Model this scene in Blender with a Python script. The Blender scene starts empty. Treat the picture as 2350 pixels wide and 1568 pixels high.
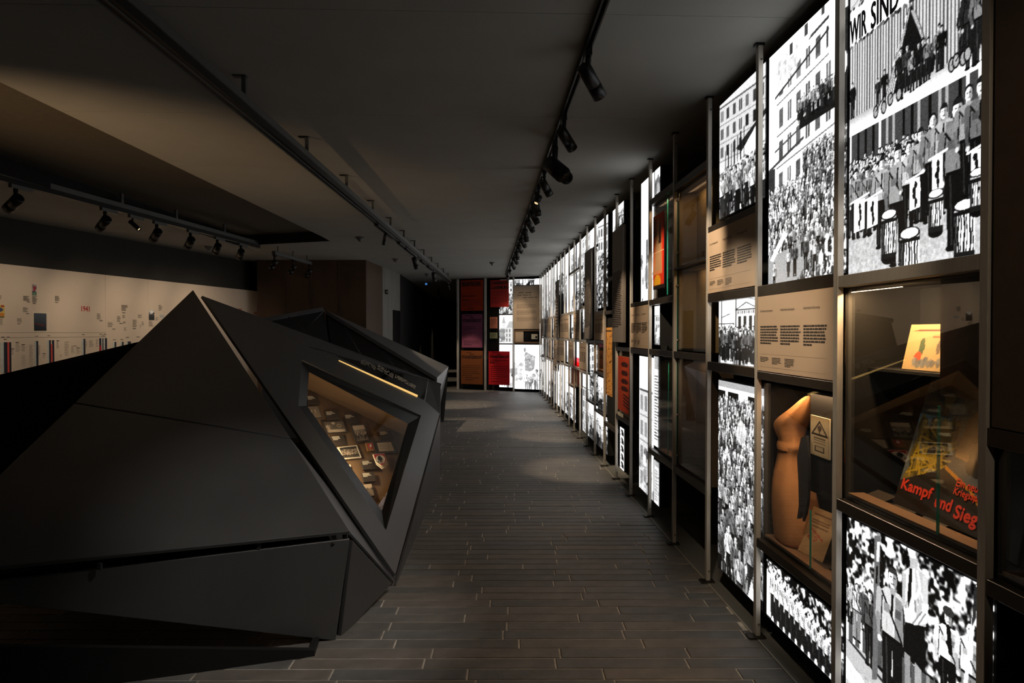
import bpy, bmesh, math, random
import numpy as np
from mathutils import Vector, Matrix

random.seed(7)
rng = np.random.default_rng(7)
SC = bpy.context.scene
COL = SC.collection

# ------------------------------------------------------------------ camera, world, exposure
CAMZ, FPX = 1.57, 1567.0
YAW, PITCH = 0.03862, -0.01358
cam_d = bpy.data.cameras.new('camera')
cam_d.sensor_width = 36.0
cam_d.lens = 36.0 * FPX / 2350.0
cam_d.clip_start = 0.05
cam = bpy.data.objects.new('camera', cam_d)
COL.objects.link(cam)
cam.location = (0, 0, CAMZ)
cam.rotation_euler = (math.pi / 2 + PITCH, 0, -YAW)
SC.camera = cam

w = bpy.data.worlds.new('dark_room')
SC.world = w
w.use_nodes = True
w.node_tree.nodes['Background'].inputs[0].default_value = (0.9, 0.95, 1.0, 1)
w.node_tree.nodes['Background'].inputs[1].default_value = 0.0

SC.view_settings.view_transform = 'Standard'
SC.view_settings.look = 'None'
SC.view_settings.exposure = 0.0
SC.view_settings.gamma = 1.0
SC.view_settings.use_curve_mapping = False
SC.cycles.max_bounces = 5
SC.cycles.diffuse_bounces = 4
SC.cycles.glossy_bounces = 3
SC.cycles.transparent_max_bounces = 8
SC.cycles.caustics_reflective = False
SC.cycles.caustics_refractive = False
SC.cycles.sample_clamp_indirect = 4.0
SC.cycles.use_adaptive_sampling = True
SC.cycles.adaptive_threshold = .06

WARM = (1.0, 0.78, 0.55)
LBX = 1.75            # radiance of the backlit photographs
SPOT_WALL = 130.0      # lamps on the near track, aimed at the display wall
SPOT_LEFT = 42.0      # lamps on the far track, aimed at the timeline

# ------------------------------------------------------------------ where things stand, worked out from the view
_f = Vector((math.sin(YAW) * math.cos(PITCH), math.cos(YAW) * math.cos(PITCH), math.sin(PITCH)))
_r = Vector((math.cos(YAW), -math.sin(YAW), 0))
_u = _r.cross(_f)
EYE = Vector((0, 0, CAMZ))

def ray(px, py):
    return _f + _r * ((px - 1175.0) / FPX) - _u * ((py - 784.0) / FPX)

def onX(px, py, X):
    d = ray(px, py)
    return EYE + d * (X / d.x)

def onZ(px, py, Z):
    d = ray(px, py)
    return EYE + d * ((Z - CAMZ) / d.z)

def atY(px, py, Y):
    d = ray(px, py)
    return EYE + d * (Y / d.y)

def onP(px, py, p0, n):
    d = ray(px, py)
    return EYE + d * ((p0 - EYE).dot(n) / d.dot(n))

def PY(k):
    m = min(k - 2, 16)
    y = 3.439 + 0.7854 * m - 0.00604 * m * m
    return y + max(0, k - 18) * 0.60

XP = 1.380     # front of the steel posts
XB = 1.43      # face of the light boxes
CEIL = 3.036

# ------------------------------------------------------------------ materials
MATS = {}
def lin(c):
    c = np.asarray(c, float)
    if c.max() > 1.0: c = c / 255.0
    return np.where(c <= .04045, c / 12.92, ((c + .055) / 1.055) ** 2.4)

def mk(name, rgb, rough=.6, metal=0., var=.12, scale=18., bump=0., bscale=60., spec=.5, rvar=.05, stretch=None):
    if name in MATS: return MATS[name]
    m = bpy.data.materials.new(name); m.use_nodes = True
    nt = m.node_tree; b = nt.nodes['Principled BSDF']
    c = lin(rgb)
    tc = nt.nodes.new('ShaderNodeTexCoord')
    src = tc.outputs['Object']
    if stretch:
        mp = nt.nodes.new('ShaderNodeMapping'); mp.inputs['Scale'].default_value = stretch
        nt.links.new(src, mp.inputs[0]); src = mp.outputs[0]
    n = nt.nodes.new('ShaderNodeTexNoise'); n.inputs['Scale'].default_value = scale; n.inputs['Detail'].default_value = 4
    nt.links.new(src, n.inputs['Vector'])
    r = nt.nodes.new('ShaderNodeValToRGB')
    lo, hi = c * (1 - var), np.minimum(c * (1 + var), 1)
    r.color_ramp.elements[0].color = (*lo, 1); r.color_ramp.elements[0].position = .3
    r.color_ramp.elements[1].color = (*hi, 1); r.color_ramp.elements[1].position = .7
    nt.links.new(n.outputs['Fac'], r.inputs['Fac'])
    nt.links.new(r.outputs['Color'], b.inputs['Base Color'])
    mr = nt.nodes.new('ShaderNodeMapRange')
    mr.inputs['To Min'].default_value = max(rough - rvar, .02); mr.inputs['To Max'].default_value = min(rough + rvar, 1)
    nt.links.new(n.outputs['Fac'], mr.inputs['Value']); nt.links.new(mr.outputs['Result'], b.inputs['Roughness'])
    b.inputs['Metallic'].default_value = metal
    b.inputs['Specular IOR Level'].default_value = spec
    if bump:
        n2 = nt.nodes.new('ShaderNodeTexNoise'); n2.inputs['Scale'].default_value = bscale; n2.inputs['Detail'].default_value = 6
        nt.links.new(src, n2.inputs['Vector'])
        bp = nt.nodes.new('ShaderNodeBump'); bp.inputs['Strength'].default_value = bump; bp.inputs['Distance'].default_value = .01
        nt.links.new(n2.outputs['Fac'], bp.inputs['Height']); nt.links.new(bp.outputs['Normal'], b.inputs['Normal'])
    MATS[name] = m
    return m

def mk_emit(name, rgb, strength):
    if name in MATS: return MATS[name]
    m = bpy.data.materials.new(name); m.use_nodes = True
    nt = m.node_tree; b = nt.nodes['Principled BSDF']
    b.inputs['Base Color'].default_value = (*lin(rgb), 1)
    b.inputs['Emission Color'].default_value = (*lin(rgb), 1)
    b.inputs['Emission Strength'].default_value = strength
    MATS[name] = m
    return m

def mk_print(name, emit=0., rough=.55, spec=.4, translucent=0.):
    """flat print: the colour is carried by the mesh"""
    if name in MATS: return MATS[name]
    m = bpy.data.materials.new(name); m.use_nodes = True
    nt = m.node_tree; b = nt.nodes['Principled BSDF']
    a = nt.nodes.new('ShaderNodeAttribute'); a.attribute_name = 'print'
    b.inputs['Roughness'].default_value = rough
    b.inputs['Specular IOR Level'].default_value = spec
    if emit:
        b.inputs['Base Color'].default_value = (.02, .02, .02, 1)
        nt.links.new(a.outputs['Color'], b.inputs['Emission Color'])
        b.inputs['Emission Strength'].default_value = emit
        m.cycles.emission_sampling = 'NONE'
    else:
        nt.links.new(a.outputs['Color'], b.inputs['Base Color'])
    MATS[name] = m
    return m

def mk_glass(name, ior=1.5, tint=(1, 1, 1), rough=.0):
    if name in MATS: return MATS[name]
    m = bpy.data.materials.new(name); m.use_nodes = True
    nt = m.node_tree; nt.nodes.clear()
    o = nt.nodes.new('ShaderNodeOutputMaterial'); mx = nt.nodes.new('ShaderNodeMixShader')
    t = nt.nodes.new('ShaderNodeBsdfTransparent'); t.inputs[0].default_value = (*tint, 1)
    g = nt.nodes.new('ShaderNodeBsdfGlossy'); g.inputs['Roughness'].default_value = rough
    f = nt.nodes.new('ShaderNodeFresnel')
    ge = nt.nodes.new('ShaderNodeNewGeometry'); mr = nt.nodes.new('ShaderNodeMapRange')
    mr.inputs['To Min'].default_value = ior; mr.inputs['To Max'].default_value = 1.0 / ior
    nt.links.new(ge.outputs['Backfacing'], mr.inputs['Value']); nt.links.new(mr.outputs['Result'], f.inputs['IOR'])
    nt.links.new(f.outputs[0], mx.inputs[0]); nt.links.new(t.outputs[0], mx.inputs[1]); nt.links.new(g.outputs[0], mx.inputs[2])
    nt.links.new(mx.outputs[0], o.inputs[0])
    MATS[name] = m
    return m

M_STEEL = mk('brushed_steel', (196, 190, 180), .42, .25, .10, 30, stretch=(8, 8, .4))
M_RAIL = mk('dark_bronze_steel', (78, 71, 62), .38, .7, .12, 25)
M_BLACK = mk('matte_black', (18, 18, 17), .75, 0, .2, 12)
M_BLACKM = mk('black_lamp_metal', (20, 20, 20), .38, .3, .1, 30)
M_ALU = mk('anodised_track', (98, 100, 98), .5, .55, .08, 30)
M_WALLD = mk('dark_wall_paint', (52, 50, 46), .85, 0, .10, 3, bump=.08)
M_WALLB = mk('black_wall_paint', (14, 14, 13), .9, 0, .10, 3)
M_CEIL = mk('dark_grey_ceiling_paint', (146, 146, 141), .9, 0, .05, 2.2, bump=.05, bscale=30)
M_BROWN = mk('rusted_steel_cladding', (76, 58, 43), .65, .2, .25, 2.5, stretch=(1, 1, .5), bump=.1, bscale=20)
M_CONC = mk('pale_concrete', (118, 116, 110), .85, 0, .12, 5, stretch=(1, 1, .3), bump=.15, bscale=30)
M_TILE = [mk('slate_tile_%s' % n, c, .5, 0, .16, 9, bump=.18, bscale=70, spec=.35) for n, c in
          (('dark', (112, 110, 106)), ('mid', (122, 119, 115)), ('warm', (127, 121, 114)), ('cool', (114, 114, 112)))]
M_GROUT = mk('pale_grout', (205, 197, 184), .85, 0, .35, 14)
M_PLINTH = mk('grey_satin_plinth', (128, 128, 124), .34, .15, .08, 12)
M_FACET = mk('anthracite_sheet_metal', (88, 88, 88), .40, .30, .09, 3.0, rvar=.06)
M_FACET2 = mk('anthracite_edge', (74, 76, 78), .5, .5, .06, 6)
M_BEIGE = mk('beige_text_board', (196, 172, 146), .6, 0, .03, 6)
M_GREYB = mk('grey_text_board', (138, 128, 118), .5, .35, .06, 6)
M_INK = mk('black_print_ink', (34, 28, 24), .7, 0, .05, 30)
M_INKG = mk('grey_print_ink', (126, 114, 100), .7, 0, .05, 30)
M_RED = mk('red_print_ink', (178, 34, 36), .6, 0, .05, 30)
M_ORANGE = mk('orange_red_print_ink', (255, 70, 34), .6, 0, .05, 30)
M_WHITEI = mk('cream_print_ink', (232, 222, 196), .6, 0, .05, 30)
M_TIMEL = mk('cream_timeline_board', (222, 205, 186), .7, 0, .03, 2)
M_FILM = mk_print('backlit_film', LBX)
M_PRINT = mk_print('paper_print')
M_GLASS = mk_glass('clear_glass', 1.5)
M_GLASSR = mk_glass('reflective_case_glass', 1.85, (.93, .95, .94))
M_TEAL = mk('green_glass_edge', (60, 190, 165), .15, 0, .15, 60)
M_TRAY = mk('bronze_case_tray', (150, 116, 88), .55, .1, .06, 10)
M_CASEB = mk('dark_case_lining', (21, 20, 19), .85, 0, .08, 8, spec=.2)
M_AMBER = mk('olive_brown_case_lining', (96, 80, 46), .7, 0, .15, 2.5)
M_VIT = mk('bronze_vitrine_lining', (118, 92, 62), .65, 0, .06, 5)
M_LABEL = mk('dark_caption_plate', (62, 52, 43), .6, 0, .08, 20)
M_CHROME = mk('bright_screw', (210, 205, 190), .2, .9, .03, 30)

# ------------------------------------------------------------------ object helpers
ORG = {}
def V(*a): return Vector(a)

def thing(name, label, cat, loc, group=None):
    o = bpy.data.objects.new(name, None); COL.objects.link(o)
    o.empty_display_size = .1
    o.location = loc; ORG[o.name] = Vector(loc)
    o['label'] = label; o['category'] = cat
    if group: o['group'] = group
    return o

def tag(o, label, cat, group=None):
    o['label'] = label; o['category'] = cat
    if group: o['group'] = group
    return o

def struct(o):
    o['kind'] = 'structure'
    return o

def link(name, me, mat, parent, org):
    if mat is not None and not me.materials: me.materials.append(mat)
    o = bpy.data.objects.new(name, me); COL.objects.link(o)
    ORG[o.name] = org
    if parent is not None:
        o.parent = parent; o.location = org - ORG[parent.name]
    else:
        o.location = org
    return o

def obj(name, verts, faces, mat, parent=None, smooth=False, org=None):
    vs = np.array([tuple(v) for v in verts], float)
    if org is None:
        lo, hi = vs.min(0), vs.max(0)
        org = Vector(((lo[0] + hi[0]) / 2, (lo[1] + hi[1]) / 2, lo[2]))
    vs = vs - np.array(org)
    me = bpy.data.meshes.new(name)
    me.from_pydata(vs.tolist(), [], [list(f) for f in faces])
    if smooth: me.polygons.foreach_set('use_smooth', [True] * len(me.polygons))
    me.update()
    return link(name, me, mat, parent, org)

BOXF = [(0, 3, 2, 1), (4, 5, 6, 7), (0, 1, 5, 4), (1, 2, 6, 5), (2, 3, 7, 6), (3, 0, 4, 7)]
def boxv(x0, x1, y0, y1, z0, z1):
    return [(x0, y0, z0), (x1, y0, z0), (x1, y1, z0), (x0, y1, z0), (x0, y0, z1), (x1, y0, z1), (x1, y1, z1), (x0, y1, z1)]

def box(name, x, y, z, mat, parent=None, bevel=0.):
    o = obj(name, boxv(x[0], x[1], y[0], y[1], z[0], z[1]), BOXF, mat, parent)
    if bevel:
        b = o.modifiers.new('bevel', 'BEVEL'); b.width = bevel; b.segments = 1; b.limit_method = 'ANGLE'
    return o

def boxes(name, lst, mat, parent=None):
    vs, fs = [], []
    for b in lst:
        k = len(vs); vs += boxv(*b); fs += [tuple(i + k for i in f) for f in BOXF]
    return obj(name, vs, fs, mat, parent)

def normal(poly):
    n = Vector((0, 0, 0))
    for i in range(len(poly)):
        a, b = poly[i], poly[(i + 1) % len(poly)]
        n += Vector(a).cross(Vector(b))
    return n.normalized()

def plate(name, poly, t, mat, parent=None, toward=EYE, bevel=0.):
    """a flat plate whose front face is the polygon, t thick, its back turned away from `toward`"""
    poly = [Vector(p) for p in poly]
    n = normal(poly); c = sum(poly, Vector()) / len(poly)
    if n.dot(toward - c) < 0: poly = poly[::-1]; n = -n
    k = len(poly)
    vs = poly + [p - n * t for p in poly]
    fs = [tuple(range(k)), tuple(range(2 * k - 1, k - 1, -1))] + [(i, k + i, k + (i + 1) % k, (i + 1) % k) for i in range(k)]
    o = obj(name, vs, fs, mat, parent)
    if bevel:
        b = o.modifiers.new('bevel', 'BEVEL'); b.width = bevel; b.segments = 1; b.limit_method = 'ANGLE'
    return o

def cyl(name, p0, p1, r0, r1, mat, parent=None, seg=20, caps=True, smooth=True):
    p0, p1 = Vector(p0), Vector(p1); d = (p1 - p0).normalized()
    a = d.orthogonal().normalized(); b = d.cross(a)
    vs, fs = [], []
    for p, r in ((p0, r0), (p1, r1)):
        for i in range(seg):
            t = 2 * math.pi * i / seg
            vs.append(p + a * (r * math.cos(t)) + b * (r * math.sin(t)))
    for i in range(seg): fs.append((i, (i + 1) % seg, seg + (i + 1) % seg, seg + i))
    if caps: fs += [tuple(range(seg - 1, -1, -1)), tuple(range(seg, 2 * seg))]
    o = obj(name, vs, fs, mat, parent)
    if smooth:
        for p in o.data.polygons: p.use_smooth = len(p.vertices) == 4
    return o

def lathe(name, p0, d, prof, mat, parent=None, seg=22):
    """profile [(distance along d, radius)]"""
    p0, d = Vector(p0), Vector(d).normalized(); a = d.orthogonal().normalized(); b = d.cross(a)
    vs, fs = [], []
    for s, r in prof:
        for i in range(seg):
            t = 2 * math.pi * i / seg
            vs.append(p0 + d * s + a * (r * math.cos(t)) + b * (r * math.sin(t)))
    for j in range(len(prof) - 1):
        for i in range(seg):
            fs.append((j * seg + i, j * seg + (i + 1) % seg, (j + 1) * seg + (i + 1) % seg, (j + 1) * seg + i))
    fs += [tuple(range(seg - 1, -1, -1)), tuple(range((len(prof) - 1) * seg, len(prof) * seg))]
    o = obj(name, vs, fs, mat, parent)
    for p in o.data.polygons: p.use_smooth = len(p.vertices) == 4
    return o

def quads(name, lst, mat, parent, stuff=True):
    """flat print made of many small four-cornered marks"""
    vs, fs = [], []
    for q in lst:
        k = len(vs); vs += list(q); fs.append(tuple(range(k, k + len(q))))
    o = obj(name, vs, fs, mat, parent)
    if stuff: o['kind'] = 'stuff'
    return o

class Surf:
    """a flat rectangle: corner o, across u, up v (unit vectors), size w x h, front normal n"""
    def __init__(s, o, u, v, w, h):
        s.o, s.u, s.v, s.w, s.h = Vector(o), Vector(u).normalized(), Vector(v).normalized(), w, h
        s.n = s.u.cross(s.v).normalized()
        if s.n.dot(EYE - s.o) < 0: s.n = -s.n
    def p(s, a, b, e=0.): return s.o + s.u * a + s.v * b + s.n * e
    def uv(s, px, py):
        q = onP(px, py, s.o, s.n) - s.o
        return q.dot(s.u), q.dot(s.v)
    def rect(s, a0, b0, a1, b1, e=.001): return [s.p(a0, b0, e), s.p(a1, b0, e), s.p(a1, b1, e), s.p(a0, b1, e)]

def wall_surf(y0, y1, z0, z1, X):
    return Surf((X, y1, z0), (0, -1, 0), (0, 0, 1), y1 - y0, z1 - z0)

def print_mesh(name, S, img, mat, parent, e=.0008):
    ny, nx = img.shape[:2]
    U = np.linspace(0, S.w, nx); Vv = np.linspace(0, S.h, ny)
    uu, vv = np.meshgrid(U, Vv)
    base = S.p(0, 0, e)
    P = np.array(base)[None, None] + uu[..., None] * np.array(S.u) + vv[..., None] * np.array(S.v)
    org = S.p(S.w / 2, 0, e)
    co = (P - np.array(org)).reshape(-1, 3).astype(np.float32)
    i = np.arange((ny - 1) * (nx - 1)); r, c = i // (nx - 1), i % (nx - 1)
    a = r * nx + c
    f = np.stack([a, a + 1, a + nx + 1, a + nx], 1).astype(np.int32)
    if S.u.cross(S.v).dot(S.n) < 0: f = f[:, ::-1]
    me = bpy.data.meshes.new(name)
    me.vertices.add(len(co)); me.vertices.foreach_set('co', co.ravel())
    me.loops.add(f.size); me.loops.foreach_set('vertex_index', np.ascontiguousarray(f).ravel())
    me.polygons.add(len(f)); me.polygons.foreach_set('loop_start', np.arange(0, f.size, 4, dtype=np.int32))
    me.update(calc_edges=True)
    at = me.color_attributes.new('print', 'FLOAT_COLOR', 'POINT')
    col = np.ones((ny * nx, 4), np.float32); col[:, :3] = lin(np.clip(img, 0, 1).reshape(-1, 3))
    at.data.foreach_set('color', col.ravel())
    return link(name, me, mat, parent, org)

_fontcache = {}
def text_shape(s):
    if s not in _fontcache:
        c = bpy.data.curves.new('lettering', 'FONT'); c.body = s; c.resolution_u = 3
        o = bpy.data.objects.new('lettering', c); COL.objects.link(o)
        dg = bpy.context.evaluated_depsgraph_get()
        me = bpy.data.meshes.new_from_object(o.evaluated_get(dg))
        vs = np.array([v.co[:] for v in me.vertices]); fs = [tuple(p.vertices) for p in me.polygons]
        bpy.data.objects.remove(o); bpy.data.curves.remove(c); bpy.data.meshes.remove(me)
        _fontcache[s] = (vs, fs)
    return _fontcache[s]

def lettering(name, s, S, a0, b0, a1, b1, mat, parent, e=.0015, bold=0., slant=0.):
    """the words fitted into a rectangle of a surface"""
    vs, fs = text_shape(s)
    lo, hi = vs.min(0), vs.max(0); sz = np.maximum(hi - lo, 1e-6)
    allv, allf = [], []
    offs = [(0, 0)] if not bold else [(-bold, 0), (bold, 0), (0, bold), (0, -bold)]
    for k, (dx, dy) in enumerate(offs):
        b = len(allv)
        for q in vs:
            t = (q - lo) / sz
            allv.append(S.p(a0 + t[0] * (a1 - a0) + dx + slant * t[1], b0 + t[1] * (b1 - b0) + dy, e + k * .0002))
        allf += [tuple(i + b for i in f) for f in fs]
    return obj(name, allv, allf, mat, parent)

def words(S, a0, a1, btop, n, lh, th, last=.6, wl=(.012, .03), gap=.005, ragged=.12, e=.0012):
    out = []
    for i in range(n):
        b1 = btop - i * lh
        end = a0 + (a1 - a0) * (last if i == n - 1 else 1 - random.random() * ragged)
        a = a0
        while a < end - .004:
            ww = min(random.uniform(*wl), end - a)
            out.append(S.rect(a, b1 - th, a + ww, b1, e)); a += ww + gap
    return out

# ------------------------------------------------------------------ painting prints
class Cv:
    def __init__(s, w, h, nx, ny, bg=.5):
        s.w, s.h, s.nx, s.ny = w, h, nx, ny
        s.a = np.empty((ny, nx, 3)); s.a[:] = bg
        s.U = (np.arange(nx) + .5) / nx * w; s.V = (np.arange(ny) + .5) / ny * h
    def _r(s, u0, u1, v0, v1):
        i0 = max(int(u0 / s.w * s.nx) - 1, 0); i1 = min(int(u1 / s.w * s.nx) + 2, s.nx)
        j0 = max(int(v0 / s.h * s.ny) - 1, 0); j1 = min(int(v1 / s.h * s.ny) + 2, s.ny)
        if i1 <= i0 or j1 <= j0: return None
        uu, vv = np.meshgrid(s.U[i0:i1], s.V[j0:j1])
        return s.a[j0:j1, i0:i1], uu, vv
    def put(s, reg, m, c, al):
        if al >= 1: reg[m] = c
        else: reg[m] = reg[m] * (1 - al) + np.asarray(c) * al
    def rect(s, u0, v0, u1, v1, c, al=1):
        r = s._r(u0, u1, v0, v1)
        if r: s.put(r[0], (r[1] >= u0) & (r[1] <= u1) & (r[2] >= v0) & (r[2] <= v1), c, al)
    def ell(s, u, v, ru, rv, c, al=1):
        r = s._r(u - ru, u + ru, v - rv, v + rv)
        if r: s.put(r[0], ((r[1] - u) / ru) ** 2 + ((r[2] - v) / rv) ** 2 <= 1, c, al)
    def poly(s, pts, c, al=1):
        x = [p[0] for p in pts]; y = [p[1] for p in pts]
        r = s._r(min(x), max(x), min(y), max(y))
        if not r: return
        m = np.zeros(r[1].shape, bool); n = len(pts)
        for i in range(n):
            (x0, y0), (x1, y1) = pts[i], pts[(i + 1) % n]
            if y0 == y1: continue
            c_ = ((y0 > r[2]) != (y1 > r[2])) & (r[1] < (x1 - x0) * (r[2] - y0) / (y1 - y0) + x0)
            m ^= c_
        s.put(r[0], m, c, al)
    def line(s, u0, v0, u1, v1, wd, c, al=1):
        r = s._r(min(u0, u1) - wd, max(u0, u1) + wd, min(v0, v1) - wd, max(v0, v1) + wd)
        if not r: return
        dx, dy = u1 - u0, v1 - v0; L = dx * dx + dy * dy + 1e-12
        t = np.clip(((r[1] - u0) * dx + (r[2] - v0) * dy) / L, 0, 1)
        s.put(r[0], (r[1] - u0 - t * dx) ** 2 + (r[2] - v0 - t * dy) ** 2 <= (wd / 2) ** 2, c, al)
    def grain(s, amt, mul=1.):
        s.a += rng.normal(0, amt, s.a.shape[:2])[..., None]
    def mottle(s, u0, v0, u1, v1, n, r, lo, hi, al=.8, asp=1.):
        for _ in range(n):
            q = r * random.uniform(.4, 1.3)
            s.ell(random.uniform(u0, u1), random.uniform(v0, v1), q, q * asp, random.uniform(lo, hi), al)
    def field(s, shape, cu, cv):
        'smooth random field in 0..1 with cells of cu x cv metres'
        ny, nx = shape; gx = max(int(nx / s.nx * s.w / cu) + 3, 4); gy = max(int(ny / s.ny * s.h / cv) + 3, 4)
        g = rng.random((gy, gx)); x = np.linspace(0, gx - 1.001, nx); y = np.linspace(0, gy - 1.001, ny)
        xi, yi = x.astype(int), y.astype(int); fx, fy = x - xi, y - yi
        fx = fx * fx * (3 - 2 * fx); fy = (fy * fy * (3 - 2 * fy))[:, None]
        a = g[np.ix_(yi, xi)] * (1 - fx) + g[np.ix_(yi, np.minimum(xi + 1, gx - 1))] * fx
        b = g[np.ix_(np.minimum(yi + 1, gy - 1), xi)] * (1 - fx) + g[np.ix_(np.minimum(yi + 1, gy - 1), np.minimum(xi + 1, gx - 1))] * fx
        return a * (1 - fy) + b * fy
    def leaves(s, u0, v0, u1, v1, sc, lo=.06, hi=1., k=3.2, bias=-.08, al=1., asp=1.):
        'foliage, gravel and the like: broken light and dark'
        r = s._r(u0, u1, v0, v1)
        if not r: return
        sh = r[0].shape[:2]
        f = .45 * s.field(sh, sc, sc * asp) + .35 * s.field(sh, sc * .5, sc * .5 * asp) + .2 * s.field(sh, sc * 2.4, sc * 2.4 * asp)
        g = lo + (hi - lo) * np.clip((f - .5) * k + .5 + bias, 0, 1)
        m = (r[1] >= u0) & (r[1] <= u1) & (r[2] >= v0) & (r[2] <= v1)
        r[0][m] = (r[0] * (1 - al) + g[..., None] * al)[m]
    def soften(s, n=1):
        for _ in range(n):
            p_ = np.pad(s.a, ((1, 1), (1, 1), (0, 0)), 'edge')
            s.a = .5 * s.a + .125 * (p_[:-2, 1:-1] + p_[2:, 1:-1] + p_[1:-1, :-2] + p_[1:-1, 2:])
    def vgrad(s, u0, v0, u1, v1, c0, c1):
        r = s._r(u0, u1, v0, v1)
        if r:
            m = (r[1] >= u0) & (r[1] <= u1) & (r[2] >= v0) & (r[2] <= v1)
            t = ((r[2] - v0) / (v1 - v0))[..., None]
            g = c0 + (c1 - c0) * np.clip(t, 0, 1)
            r[0][m] = np.broadcast_to(g, r[0].shape)[m]

def person(c, u, v, h, face=.85, shirt=.6, trou=.12, hat=None, wide=1., arms=True, out=.08):
    """a standing figure with its feet at (u, v)"""
    W = h * wide; big = h / c.h * c.ny > 60
    j = random.uniform(-.02, .02) * W
    c.poly([(u - .09 * W, v), (u - .02 * W, v), (u, v + .46 * h), (u + .02 * W, v), (u + .09 * W, v), (u + .115 * W, v + .52 * h), (u - .115 * W, v + .52 * h)], trou)
    if big: c.line(u - .05 * W, v + .02 * h, u - .07 * W, v + .48 * h, .02 * W, trou + .12); c.ell(u - .06 * W, v, .05 * W, .02 * h, out); c.ell(u + .06 * W, v, .05 * W, .02 * h, out)
    c.poly([(u - .15 * W, v + .78 * h), (u - .115 * W, v + .49 * h), (u + .115 * W, v + .49 * h), (u + .15 * W, v + .78 * h), (u + .08 * W, v + .83 * h), (u - .08 * W, v + .83 * h)], shirt)
    c.poly([(u + .03 * W, v + .80 * h), (u + .02 * W, v + .49 * h), (u + .115 * W, v + .49 * h), (u + .15 * W, v + .78 * h)], shirt * .72)
    if arms:
        c.line(u - .155 * W, v + .77 * h, u - .18 * W + j, v + .60 * h, .065 * W, shirt * .9); c.line(u - .18 * W + j, v + .60 * h, u - .15 * W, v + .46 * h, .05 * W, shirt * .75)
        c.line(u + .155 * W, v + .77 * h, u + .18 * W + j, v + .60 * h, .065 * W, shirt * .62); c.line(u + .18 * W + j, v + .60 * h, u + .15 * W, v + .46 * h, .05 * W, shirt * .55)
        c.line(u - .12 * W, v + .75 * h, u - .135 * W, v + .50 * h, .014 * W, shirt * .3); c.line(u + .12 * W, v + .75 * h, u + .13 * W, v + .50 * h, .018 * W, shirt * .25)
        c.ell(u - .15 * W, v + .445 * h, .025 * W, .025 * h, face * .9)
    if big:
        for q in range(5): a = random.uniform(-.10, .10) * W; c.line(u + a, v + random.uniform(.55, .78) * h, u + a * 1.1, v + random.uniform(.50, .6) * h, .010 * W, shirt * random.uniform(.4, 1.25))
        c.line(u - .12 * W, v + .78 * h, u + .10 * W, v + .52 * h, .018 * W, out)
        c.rect(u - .10 * W, v + .66 * h, u - .03 * W, v + .72 * h, shirt * .75); c.rect(u + .03 * W, v + .66 * h, u + .09 * W, v + .72 * h, shirt * .5)
    c.rect(u - .115 * W, v + .49 * h, u + .115 * W, v + .515 * h, out)
    c.line(u, v + .82 * h, u - .01 * W, v + .66 * h, .024 * W, out)
    c.rect(u - .028 * W, v + .80 * h, u + .028 * W, v + .86 * h, face * .7)
    c.ell(u, v + .925 * h, .056 * W, .068 * h, out + .06)
    c.ell(u - .004 * W, v + .905 * h, .048 * W, .062 * h, face)
    c.ell(u + .022 * W, v + .90 * h, .024 * W, .05 * h, face * .66)
    if big:
        c.rect(u - .032 * W, v + .912 * h, u - .012 * W, v + .920 * h, .2); c.rect(u + .008 * W, v + .912 * h, u + .028 * W, v + .920 * h, .15); c.line(u - .018 * W, v + .872 * h, u + .012 * W, v + .872 * h, .007 * W, .3)
    if hat is not None:
        c.poly([(u - .052 * W, v + .942 * h), (u + .052 * W, v + .942 * h), (u + .040 * W, v + .972 * h), (u - .030 * W, v + .980 * h)], hat)

def crowd(c, u0, u1, vt, vb, h0, h1, rows, dens=1., lo=.45, hi=.95, dark=.1, slope=0., hats=.4, wide=1.):
    """figures packed in rows, small and high at the back, tall and low in front"""
    for k in range(rows):
        t = k / max(rows - 1, 1); h = h0 + (h1 - h0) * t * t * .6 + (h1 - h0) * t * .4
        v = vt + (vb - vt) * t
        n = max(int((u1 - u0) / (h * .30 * wide) * dens), 2)
        for i in range(n):
            u = u0 + (u1 - u0) * (i + random.uniform(.1, .9)) / n
            person(c, u, v + slope * (u - u0) + random.uniform(-.1, .1) * h, h * random.uniform(.92, 1.06), random.uniform(.7, 1.), random.uniform(lo, hi),
                   random.uniform(.05, .25), dark if random.random() < hats else None, wide, h / c.h * c.ny > 26)

def sea(c, u0, v0, u1, v1, h0, h1, dens=1., bright=.95):
    """a packed mass of people seen from above: bright heads and shoulders on dark gaps"""
    c.rect(u0, v0, u1, v1, .10)
    v = v1
    while v > v0 - h1:
        t = (v1 - v) / (v1 - v0 + 1e-6); h = h0 + (h1 - h0) * min(max(t, 0), 1)
        n = max(int((u1 - u0) / (h * .46) * dens), 2)
        for i in range(n):
            u = u0 + (u1 - u0) * (i + random.random()) / n
            g = random.uniform(.5, 1.) * bright; vv = v + random.uniform(-.2, .2) * h
            if random.random() < .22: g *= .45
            c.ell(u, vv, h * .21, h * .44, g * .85)
            c.line(u + h * .05, vv + h * .2, u + h * .02, vv - h * .4, h * .07, .12)
            c.ell(u, vv + h * .42, h * .12, h * .17, .06)
            c.ell(u - h * .01, vv + h * .40, h * .10, h * .14, min(g * 1.15, 1))
        v -= h * .52

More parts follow.
